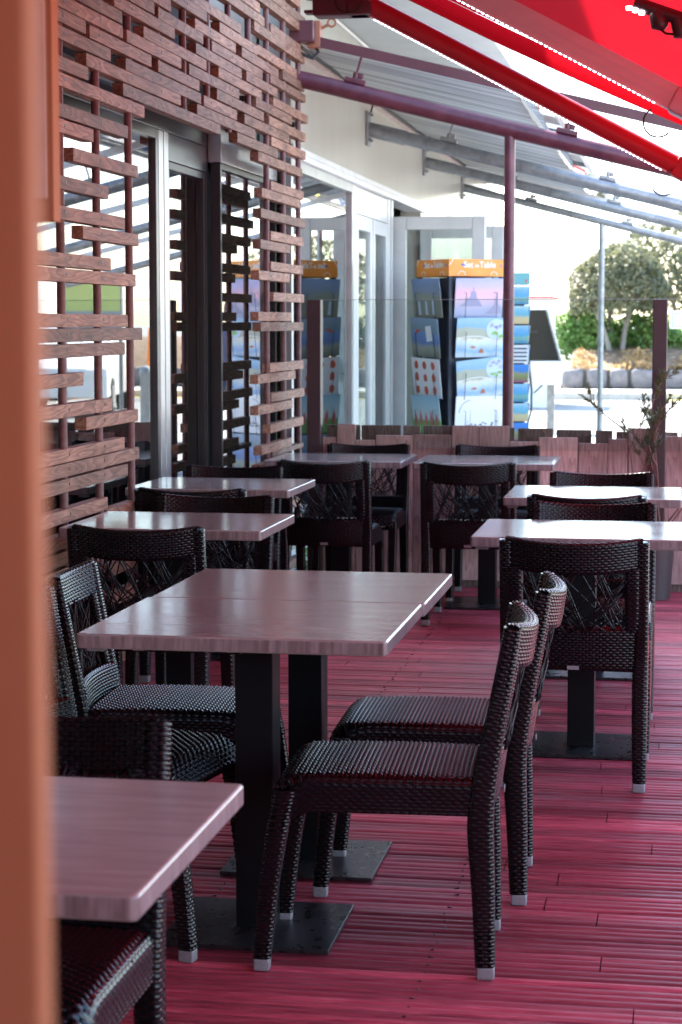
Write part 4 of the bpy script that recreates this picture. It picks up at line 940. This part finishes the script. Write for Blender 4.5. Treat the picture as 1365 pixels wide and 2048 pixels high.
# ---------------------------------------------------------------- postcard and place mat stands
def cardmat(name, stops, wob=0.12, sc_=5.0, h=0.27):
    """printed picture: bands over the card height, broken up by noise"""
    mt = mat(name, (0.5, 0.5, 0.5), 0.32, 0, 0.5)
    mp = coords(mt, (1, 1, 1)); sx = N(mt, 'ShaderNodeSeparateXYZ'); LK(mt, mp, 0, sx, 0)
    n = N(mt, 'ShaderNodeTexNoise', Scale=sc_, Detail=5.0); LK(mt, mp, 0, n, 'Vector')
    a = N(mt, 'ShaderNodeMath', operation='MULTIPLY_ADD'); a.inputs[1].default_value = 1.0 / h; a.inputs[2].default_value = 0.5; LK(mt, sx, 2, a, 0)
    c = N(mt, 'ShaderNodeMath', operation='MULTIPLY_ADD'); c.inputs[1].default_value = wob * 2; LK(mt, n, 'Fac', c, 0)
    d = N(mt, 'ShaderNodeMath', operation='ADD'); d.inputs[1].default_value = -wob; LK(mt, a, 0, d, 0); LK(mt, d, 0, c, 2)
    r = ramp(mt, stops); LK(mt, c, 0, r, 0); LK(mt, r, 0, bsdf(mt), 'Base Color'); return mt
CM = {
 'sunset': cardmat('card_sunset', [(0.0, (.30, .33, .50)), (.22, (.34, .34, .50)), (.45, (.55, .38, .50)), (.62, (.66, .36, .46)), (.8, (.44, .36, .60)), (1, (.34, .34, .60))], .10, 7),
 'bay': cardmat('card_bay', [(0.0, (.42, .50, .62)), (.16, (.20, .36, .62)), (.36, (.50, .58, .66)), (.46, (.62, .58, .48)), (.50, (.36, .36, .30)), (.72, (.33, .36, .30)), (.78, (.18, .36, .56)), (1, (.25, .42, .60))], .16, 9),
 'deep': cardmat('card_deep', [(0.0, (.18, .20, .17)), (.25, (.30, .32, .27)), (.38, (.12, .20, .44)), (.6, (.15, .26, .5)), (.7, (.18, .26, .30)), (1, (.22, .31, .44))], .15, 9),
 'dusk': cardmat('card_dusk', [(0.0, (.26, .25, .2)), (.4, (.22, .25, .22)), (.55, (.24, .27, .22)), (.7, (.2, .26, .36)), (1, (.18, .27, .46))], .25, 14),
 'meadow': cardmat('card_meadow', [(0.0, (.16, .34, .10)), (.35, (.22, .40, .12)), (.42, (.55, .66, .66)), (.75, (.42, .60, .68)), (1, (.30, .50, .64))], .10, 6),
 'white': cardmat('card_white', [(0, (.70, .70, .74)), (1, (.74, .74, .77))], .1),
 'beach': cardmat('card_beach', [(0, (.60, .46, .26)), (.35, (.62, .52, .30)), (.5, (.16, .42, .55)), (.75, (.20, .48, .66)), (1, (.45, .62, .72))], .15, 16, .13),
 'sea': cardmat('card_sea', [(0, (.08, .26, .42)), (.3, (.22, .42, .36)), (.5, (.10, .36, .62)), (.75, (.16, .40, .70)), (1, (.34, .55, .75))], .18, 18, .13),
 'coast': cardmat('card_coast', [(0, (.30, .10, .16)), (.3, (.22, .26, .10)), (.5, (.30, .30, .16)), (.7, (.06, .22, .60)), (1, (.08, .26, .70))], .18, 18, .13),
}
M['ink'] = mat('ink', (.10, .11, .16), .5); M['card_red'] = mat('card_red', (.55, .10, .06), .4); M['castle'] = mat('card_castle', (.26, .25, .40), .4)
M['card_green'] = mat('card_green', (.30, .50, .14), .4); M['card_violet'] = mat('card_violet', (.36, .33, .58), .4); M['card_sky'] = mat('card_pale', (.46, .56, .72), .4); M['card_pink'] = mat('card_pinkflower', (.60, .14, .16), .4)
def text_mesh(txt, size, mt, parent, loc, rot, depth=.0015, sx=1.0):
    cu = bpy.data.curves.new('lettering', 'FONT'); cu.body = txt; cu.size = size; cu.extrude = depth; cu.align_x = 'CENTER'; cu.align_y = 'CENTER'; cu.offset = size * .018
    tmp = bpy.data.objects.new('tmp_lettering', cu); COL.objects.link(tmp)
    me = bpy.data.meshes.new_from_object(tmp.evaluated_get(bpy.context.evaluated_depsgraph_get())); me.name = 'lettering'
    bpy.data.objects.remove(tmp); bpy.data.curves.remove(cu); me.materials.clear(); me.materials.append(mt)
    o = bpy.data.objects.new('lettering', me); COL.objects.link(o); o.parent = parent; o.location = loc; o.rotation_euler = rot; o.scale = (sx, 1, 1); return o
def card(par, face, u, z, wd_, ht, mtk, tilt=.12, out=.0, roll=0.0, half=.22):
    """one card in its pocket. face 0..3 = side of the square stand; u along the side"""
    b = MB(); b.box((0, 0, 0), (wd_, .006, ht), .0025); o = b.build('place_mat', CM[mtk], par, 40)
    a = face * math.pi / 2
    rotm = Matrix.Rotation(-a, 4, 'Z') @ Matrix.Translation((u, -half - .018 - out - .5 * ht * math.sin(tilt), z)) @ Matrix.Rotation(tilt, 4, 'X') @ Matrix.Rotation(roll, 4, 'Y')
    o.matrix_local = rotm; return o
def poly(par, mt, pts, name='print', y=-.0042):
    b = MB(); b.prism(pts, (0, -.0008, 0), (0, y, 0)); o = fixn(b.build(name, mt, par)); return o
def blob(cx, cz, rx, rz, r_, n=12): return [(cx + rx * math.cos(t) * r_.uniform(.8, 1.1), cz + rz * math.sin(t) * r_.uniform(.8, 1.1)) for t in [2 * math.pi * k / n for k in range(n)]]
st1 = thing('placemat_stand', 'square revolving stand of printed place mats under an orange header by the open shop door', 'display stand', (-1.60, 14.56, -.03), R(37))
b = MB(); b.bb((-.19, -.19, .12), (.19, .19, 1.78)); b.build('core', M['rack_dark'], st1)
b = MB(); b.tube([(0, 0, 0), (0, 0, .12)], .05, 16); b.bb((-.25, -.03, 0), (.25, .03, .03)); b.bb((-.03, -.25, .001), (.03, .25, .031)); b.build('foot', M['rack_dark'], st1)
for k, (sx, sy) in enumerate(((-1, -1), (1, -1), (1, 1), (-1, 1))):
    b = MB(); b.bb((sx * .215 - .014, sy * .215 - .014, .12), (sx * .215 + .014, sy * .215 + .014, 1.79), .003); b.build('corner_post', M['rack_dark'], st1)
b = MB(); b.bb((-.236, -.236, 1.79), (.236, .236, 1.912), .002); hd = b.build('header_sign', M['header'], st1)
for k in (0, 1):
    a = -k * math.pi / 2
    for txt, sz, u, zz in (('Set', .062, -.075, 1.872), ('de', .036, -.004, 1.866), ('Table', .062, .085, 1.872)):
        p = Matrix.Rotation(a, 4, 'Z') @ Vector((u, -.2375, zz)); text_mesh(txt, sz, M['white_plastic'], hd, p, (R(90), 0, a), .001)
    b = MB(); Rm = Matrix.Rotation(a, 4, 'Z')
    for u, wd_ in ((-.13, .06), (.14, .055)):
        pts = [(u + wd_ * .5 * math.cos(t), 1.797 + wd_ * .5 * math.sin(t)) for t in np.linspace(0, math.pi, 12)]
        for i in range(11):
            q0, q1 = Rm @ Vector((pts[i][0], -.237, pts[i][1])), Rm @ Vector((pts[i + 1][0], -.237, pts[i + 1][1])); b.bar(q0, q1, .002, .004)
    q = Rm @ Vector((-.21, -.237, 1.885)); b.bar(Rm @ Vector((-.234, -.237, 1.868)), Rm @ Vector((-.20, -.237, 1.912)), .002, .006); b.build('ornament', M['white_plastic'], hd)
    b = MB(); b.bar(Rm @ Vector((-.10, -.237, 1.872)) , Rm @ Vector((-.135, -.237, 1.872)), .002, .016); b.bar(Rm @ Vector((.195, -.237, 1.868)), Rm @ Vector((.205, -.237, 1.868)), .002, .02); b.build('ornament', M['blue'], hd)
Zr = [1.635, 1.352, 1.06, .79, .50]
r_ = random.Random(77)
fr = [('sunset', .0, 0.0), ('bay', .02, 0.0), ('bay', .03, -.10), ('white', .01, 0), ('deep', .01, 0)]
for (k, out, roll), z_ in zip(fr, Zr):
    c = card(st1, 0, .005, z_, .40, .285, k, .10, out, roll)
    if k == 'sunset':
        poly(c, M['castle'], [(-.16, -.06), (-.12, -.03), (-.10, .0), (-.075, .005), (-.07, .045), (-.055, .05), (-.05, .085), (-.046, .05), (-.03, .045), (-.02, .0), (.01, -.03), (.03, -.06)])
        poly(c, M['castle'], [(.06, -.11), (.10, -.08), (.13, -.05), (.142, .02), (.146, .055), (.150, .02), (.16, -.04), (.19, -.07), (.195, -.11)])
    if k == 'bay':
        poly(c, M['card_sky'], [(.13 + .085 * math.cos(t), .06 + .075 * math.sin(t)) for t in np.linspace(0, 6.28, 24)[:-1] if .13 + .085 * math.cos(t) < .198])
        for q in range(7): poly(c, M['card_violet'], blob(.10 + r_.uniform(-.03, .08), .085 + r_.uniform(-.02, .03), .014, .011, r_), y=-.0054)
        for q in range(5): poly(c, M['card_green'], blob(.12 + r_.uniform(-.03, .06), .025 + r_.uniform(-.02, .02), .018, .011, r_), y=-.0056)
        poly(c, CM['white'], [(-.19, -.005), (-.10, .012), (0, .012), (.08, -.01), (.19, -.002), (.19, -.007), (.08, -.015), (0, .007), (-.10, .007), (-.19, -.010)])
        poly(c, M['terracotta'], [(-.01, -.11), (.0, -.085), (.015, -.075), (.03, -.09), (.035, -.112)]); poly(c, M['terracotta'], [(-.09, -.07), (-.06, -.058), (-.03, -.068), (-.05, -.078)])
    if k == 'white':
        for q in range(9): x0 = r_.uniform(-.17, .02); z0 = -.085 + r_.uniform(-.03, .03); poly(c, M['ink'], [(x0, z0), (x0 + r_.uniform(.05, .16), z0 + r_.uniform(-.005, .005)), (x0 + .05, z0 + .006)])
        for x0, h_ in ((-.075, .11), (.135, .11), (-.10, .04), (.16, .07)): poly(c, M['ink'], [(x0, -.07), (x0 + .002, -.07), (x0 + .002, -.07 + h_), (x0, -.07 + h_)])
        for q in range(10): poly(c, M['ink'], blob(r_.uniform(-.11, .18), r_.uniform(-.07, -.035), .010, .006, r_, 8))
        for q in range(11):
            t = math.pi * (.97 - q * .042); poly(c, M['ink'], blob(-.07 + .10 * math.cos(t), .02 + .095 * math.sin(t), .004, .005, r_, 7))
lf_ = [('dusk', .02, .0), ('deep', .035, .04), ('white', .02, .03), ('meadow', .02, .0), ('deep', .02, 0)]
for (k, out, roll), z_ in zip(lf_, Zr):
    c = card(st1, 1, -.01, z_, .40, .285, k, .12, out, roll)
    if k == 'white':
        for i in range(3):
            for j in range(3): poly(c, M['card_red'], blob(-.13 + i * .12, .09 - j * .09, .028, .034, r_, 9))
    if k == 'meadow':
        for q in range(5): x0 = -.15 + q * .075; poly(c, M['card_pink'], [(x0 - .014, -.07), (x0 + .014, -.07), (x0 + .018, -.02), (x0, .02 + .02 * (q % 2)), (x0 - .018, -.02)])
    if k == 'dusk':
        for q in range(3): x0 = -.13 + q * .1; poly(c, M['card_sky'], [(x0, -.12), (x0 + .035, -.12), (x0 + .03, -.02), (x0 + .005, -.02)])
    if k == 'deep' and z_ > 1.2:
        poly(c, CM['white'], [(.03, -.03), (.11, -.02), (.10, .09), (.02, .08)]); poly(c, M['card_red'], [(-.13, .02), (-.05, .05), (-.04, .06), (-.12, .05)])
for f_ in (2, 3):
    for k, z_ in zip(('bay', 'deep', 'meadow', 'dusk', 'bay'), Zr): card(st1, f_, 0, z_, .40, .285, k, .11, .015)
for f_ in range(2):
    for z_ in Zr:
        b = MB(); Rm = Matrix.Rotation(-f_ * math.pi / 2, 4, 'Z'); zt = z_ + .045; zb = z_ - .15; y_ = -.305
        for u in (-.13, .13):
            b.tube([Rm @ Vector(p) for p in ((u * .35 - .07 if u < 0 else u, -.22, zt + .0), (u, y_, zt - .01), (u, y_ + .02, zb), (u, -.21, zb))], .0022, 6)
        b.build('wire_holder', M['wire'], st1)
st2 = thing('postcard_stand', 'slim revolving postcard stand with a teal header behind the maroon post', 'display stand', (-1.30, 15.35, -.03), R(8))
b = MB(); b.bb((-.10, -.10, .1), (.10, .10, 1.70)); b.build('core', M['rack_dark'], st2)
b = MB(); b.tube([(0, 0, 0), (0, 0, .12)], .03, 12); b.bb((-.2, -.025, 0), (.2, .025, .025)); b.bb((-.025, -.2, .001), (.025, .2, .026)); b.build('foot', M['rack_dark'], st2)
b = MB(); b.bb((-.14, -.14, 1.745), (.14, .14, 1.838), .002); h2 = b.build('header_sign', M['teal'], st2)
b = MB(); b.bb((.105, -.1418, 1.76), (.115, -.1402, 1.785)); b.build('ornament', M['card_red'], h2)
ks = ['sea', 'beach', 'sea', 'white', 'coast', 'sea', 'beach', 'coast', 'sea', 'beach']
for f_ in range(4):
    for k in range(10):
        z_ = 1.665 - k * .148; kk = ks[(k + f_ * 3) % 10]
        b = MB(); b.box((0, 0, 0), (.262, .005, .138), .002); o = b.build('postcard', CM[kk], st2, 40)
        o.matrix_local = Matrix.Rotation(-f_ * math.pi / 2, 4, 'Z') @ Matrix.Translation((0, -.135, z_)) @ Matrix.Rotation(.09, 4, 'X')
        if kk == 'white':
            for q in range(4): poly(o, M['ink'], [(-.12, -.055 + q * .03), (.12, -.055 + q * .03), (.12, -.042 + q * .03), (-.12, -.042 + q * .03)], y=-.0036)
            poly(o, M['ink'], [(-.10, .0), (-.04, .0), (-.04, .012), (-.10, .012)], y=-.0038)

# ---------------------------------------------------------------- street: notice terminal, sign, hut, barriers, cars, person
nb = thing('street_terminal', 'dark glass fronted street terminal with a white box below, on a grey post', 'terminal', (-1.9, 28, -.1))
b = MB(); b.prism([(-.27, 1.0), (.235, 1.0), (.03, 1.705), (-.27, 1.705)], (0, .22, 0), (0, -.11, 0)); fixn(b.build('cabinet', M['black_glossy'], nb))
b = MB(); b.bar((.245, 0, .985), (.035, 0, 1.71), .24, .022); b.build('edge_trim', M['galv'], nb)
b = MB(); b.box((-.03, -.02, .83), (.56, .3, .33), .025); b.build('lower_box', M['white_plastic'], nb)
b = MB(); b.bb((.05, -.05, 0), (.155, .05, .67)); b.build('post', M['galv'], nb)
b = MB(); b.tube([(-.2, -.14, 1.38), (-.215, -.17, 1.2), (-.19, -.2, .9), (-.15, -.22, .6), (-.155, -.22, .3), (-.22, -.22, .05)], .017, 10); b.bar((-.23, -.12, 1.4), (-.08, -.12, 1.4), .02, .04); b.tube([(.05, -.1, .72), (-.12, -.2, .55)], .012, 8); b.build('hose', M['rubber'], nb)
sg = thing('street_sign', 'white rectangular sign with a blue border at the right edge in front of the bank', 'sign', (.05, 30, -.1))
b = MB(); b.box((0, 0, 1.57), (.46, .02, .26), .008); pl_ = b.build('plate', M['white_plastic'], sg)
b = MB()
for a, c in (((-.19, -.0135, 1.66), (.19, -.0105, 1.672)), ((-.19, -.0135, 1.468), (.19, -.0105, 1.48)), ((-.2, -.0135, 1.468), (-.188, -.0105, 1.672)), ((.188, -.0135, 1.468), (.2, -.0105, 1.672))): b.bb(a, c)
b.build('border', M['blue'], pl_)
b = MB(); b.tube([(0, .03, 0), (0, .03, 1.6)], .025, 10); b.build('post', M['galv'], sg)
kh = thing('white_hut', 'white flat roofed hut with a thin red trim beyond the notice terminal', 'hut', (-3.3, 37, -.1))
b = MB(); b.bb((-1.1, -1, 0), (.93, 1, 1.94), .01); b.build('wall', M['white_render'], kh)
b = MB(); b.bb((-1.16, -1.06, 1.96), (1.0, 1.06, 2.0)); b.build('trim', M['red_stripe'], kh)
b = MB(); b.bb((-1.14, -1.04, 1.942), (.98, 1.04, 1.958)); b.build('roof', M['white_plastic'], kh)
def barrier(x, y, w_, h, label):
    t = thing('road_barrier', label, 'barrier', (x, y, -.1), 0, 'orange road barriers')
    b = MB(); b.prism([(-w_ / 2, 0), (w_ / 2, 0), (w_ / 2, h * .55), (w_ * .42, h), (-w_ * .42, h), (-w_ / 2, h * .55)], (0, .35, 0), (0, -.17, 0)); b.bb((-w_ / 2 - .04, -.22, .0), (w_ / 2 + .04, .23, .12), .01); fixn(b.build('block', M['orange'], t))
    b = MB(); b.bb((-w_ * .3, -.182, h * .6), (w_ * .3, -.172, h * .75)); b.build('reflector', M['white_plastic'], t)
barrier(7.42, 38.5, .36, 1.05, 'orange road barrier across the street seen in the left window reflection'); barrier(5.5, 38.5, .42, 1.42, 'taller orange road barrier seen in the glass of the sliding door')
hb = thing('hoop_barrier', 'orange tubular hoop barrier on the street seen reflected in the glass', 'barrier', (1.95, 30, -.1))
b = MB(); b.tube([(-.3, 0, 0), (-.3, 0, 1.0), (-.25, 0, 1.12), (-.15, 0, 1.16), (.6, 0, 1.16), (.7, 0, 1.12), (.75, 0, 1.0), (.75, 0, 0)], .025, 10); b.tube([(-.3, 0, .75), (.75, 0, .75)], .02, 8); b.build('frame', M['orange'], hb)
bo = thing('bollard', 'dark grey cylindrical bollard with a domed top on the street', 'bollard', (2.86, 27.8, -.1))
b = MB(); b.lathe([(0, 0), (.085, 0), (.085, .78), (.095, .80), (.095, .84), (.07, .89), (0, .92)], n=20); b.build('shaft', M['galv'], bo, 40)
ib = thing('street_billboard', 'large street panel with a lime green upper half reflected in the left window', 'sign', (1.9, 22, -.1))
b = MB(); b.bb((-.36, -.03, 1.35), (.36, .03, 2.1), .01); pn = b.build('panel', M['grey_panel'], ib)
b = MB(); b.bb((-.34, -.034, 1.66), (.34, -.0305, 2.05)); b.build('print', M['lime'], pn)
b = MB(); b.bb((.12, -.034, 1.48), (.30, -.0305, 1.56)); b.build('print', M['blue'], pn)
b = MB(); b.tube([(-.33, 0, 0), (-.33, 0, 1.36)], .025, 8); b.build('leg', M['galv'], ib); b = MB(); b.tube([(.33, 0, 0), (.33, 0, 1.36)], .025, 8); b.build('leg', M['galv'], ib)
def vehicle(x, y, deg, prof, wid, win, wheels, label, cat, nm):
    t = thing(nm, label, cat, (x, y, -.1), R(deg))
    bm = bmesh.new(); n = len(prof); vs = [[bm.verts.new((p[0], s * wid / 2 * (.86 if p[1] > 1.0 else 1), p[1])) for p in prof] for s in (-1, 1)]
    bm.faces.new(vs[0]); bm.faces.new(vs[1][::-1])
    for i in range(n): bm.faces.new((vs[0][i], vs[1][i], vs[1][(i + 1) % n], vs[0][(i + 1) % n]))
    bmesh.ops.recalc_face_normals(bm, faces=bm.faces[:]); bmesh.ops.bevel(bm, geom=bm.edges[:], offset=.05, segments=3, profile=.5, affect='EDGES')
    me = bpy.data.meshes.new('body'); bm.to_mesh(me); bm.free(); me.materials.append(M['car_white']); me.shade_smooth(); me.set_sharp_from_angle(angle=R(40))
    o = bpy.data.objects.new('body', me); COL.objects.link(o); o.parent = t
    for wv_ in win:
        for s in (-1, 1):
            b = MB(); b.prism(wv_, (0, .012 * s, 0), (0, s * (wid / 2 * .885), 0)); fixn(b.build('window', M['car_glass'], t))
    for wx in wheels:
        for s in (-1, 1):
            b = MB(); b.tube([(wx, s * (wid / 2 - .2), .31), (wx, s * (wid / 2 + .01), .31)], .31, 24); wh = b.build('wheel', M['tyre'], t, 50)
            b = MB(); b.tube([(wx, s * (wid / 2 + .008), .31), (wx, s * (wid / 2 + .02), .31)], .19, 16); b.build('rim', M['alu'], wh)
    for s in (-1, 1):
        b = MB(); b.box((prof[0][0] + .03, s * wid * .36, .7), (.08, .28, .14), .02); b.build('headlight', M['white_plastic'], t)
vehicle(5.6, 33, 80, [(-2.05, .3), (2.05, .3), (2.1, .75), (1.95, 1.0), (1.35, 1.45), (-.35, 1.48), (-1.1, .98), (-2.0, .8)], 1.7, [[(-.85, 1.0), (.35, 1.0), (.35, 1.36), (-.3, 1.36)], [(.42, 1.0), (1.6, 1.0), (1.2, 1.34), (.42, 1.36)]], (-1.3, 1.3), 'white hatchback car parked on the street, seen in window reflections', 'car', 'parked_car')
vehicle(8.2, 36, 85, [(-2.7, .35), (2.7, .35), (2.7, 2.6), (-1.5, 2.6), (-2.2, 1.4), (-2.75, 1.1)], 2.0, [[(-1.95, 1.4), (-.9, 1.4), (-.9, 2.2), (-1.6, 2.2)]], (-1.8, 1.7), 'tall white van parked on the street, seen in window reflections', 'van', 'parked_van')

# person walking past, seen mirrored in the cafe glass
def skinned(name, nodes, edges, parent, mats, pick):
    me = bpy.data.meshes.new(name); me.from_pydata([n[:3] for n in nodes], edges, []); me.update()
    o = bpy.data.objects.new(name, me); COL.objects.link(o)
    sk = o.modifiers.new('skin', 'SKIN'); o.modifiers.new('sub', 'SUBSURF').levels = 2
    o.modifiers['sub'].render_levels = 2
    for i, n in enumerate(nodes):
        me.skin_vertices[0].data[i].radius = (n[3], n[4] if len(n) > 4 else n[3]); me.skin_vertices[0].data[i].use_root = (i == 0)
    bpy.context.view_layer.update()
    m2 = bpy.data.meshes.new_from_object(o.evaluated_get(bpy.context.evaluated_depsgraph_get())); bpy.data.objects.remove(o)
    m2.name = name; m2.materials.clear()
    for q in mats: m2.materials.append(q)
    for p in m2.polygons: p.material_index = pick(p.center)
    m2.shade_smooth(); ob = bpy.data.objects.new(name, m2); COL.objects.link(ob); ob.parent = parent; return ob
pe = thing('person', 'person in a navy jacket and jeans walking by with bags, mirrored in the cafe glass', 'person', (1.12, 25, -.03), R(60))
nd = [(0, 0, .95, .13, .10), (0, .01, 1.15, .13, .095), (0, .0, 1.36, .155, .10), (0, .0, 1.47, .055), (0, .015, 1.54, .058), (0, .03, 1.60, .078, .09), (0, .03, 1.68, .075, .09)]
ed = [(0, 1), (1, 2), (2, 3), (3, 4), (4, 5), (5, 6)]
def chain(start, pts):
    prev = start
    for p in pts: nd.append(p); ed.append((prev, len(nd) - 1)); prev = len(nd) - 1
    return prev
for s, sw in ((-1, 1), (1, -1)):
    chain(0, [(s * .09, .0, .86, .09), (s * .095, sw * .16, .50, .058), (s * .095, sw * .20 - .10, .12, .038), (s * .095, sw * .24 - .07, .055, .04), (s * .10, sw * .24 + .06, .04, .035)])
    h_ = chain(2, [(s * .19, 0, 1.36, .055), (s * .225, -sw * .05, 1.12, .042), (s * .235, -sw * .03 + .06, .89, .028), (s * .235, -sw * .03 + .075, .84, .03, .02)])
    x, y, z = nd[h_][:3]
    for q, (dy, L_) in enumerate(((-.027, .06), (-.009, .075), (.009, .07), (.027, .055))): chain(h_, [(x, y + dy, z - .04, .0085), (x - s * .006, y + dy + .006, z - .04 - L_ * .5, .008), (x - s * .022, y + dy + .01, z - .04 - L_ * .9, .007)])
    chain(h_, [(x - s * .01, y + .035, z - .005, .0095), (x - s * .02, y + .05, z - .045, .008)])
def pick(c):
    if c.z < .1: return 3
    if abs(c.x) > .17 and c.z < .885: return 0
    if c.z > 1.475: return 0
    return 1 if c.z > .86 or abs(c.x) > .19 else 2
skinned('body', nd, ed, pe, [M['skin'], M['jacket'], M['jeans'], M['shoe']], pick)
b = MB(); b.lathe([(0, .13), (.05, .12), (.085, .07), (.095, .0), (.09, -.06)], (0, .012, 1.63), 18); b.build('hair', M['hair'], pe, 180)
for x, y, mt, lb, w_ in ((.255, .11, 'bag_grey', 'grey shopping bag carried by the walking person', .30), (.305, -.02, 'bag_blue', 'blue shopping bag carried by the walking person', .26)):
    P_ = Matrix.Translation((1.12, 25, -.03)) @ Matrix.Rotation(R(60), 4, 'Z') @ Vector((x, y, 0))
    t = thing('shopping_bag', lb, 'bag', P_, R(60), 'bags carried by the walking person')
    b = MB(); b.prism([(-w_ / 2 + .02, .38), (w_ / 2 - .02, .38), (w_ / 2, .70), (-w_ / 2, .70)], (.06, 0, 0), (-.03, 0, 0), (0, 1, 0)); fixn(b.build('pouch', M[mt], t))
    b = MB(); b.tube([(0, -.08, .69), (0, -.05, .8), (0, .05, .8), (0, .08, .69)], .006, 6); b.build('handle', M[mt], t)
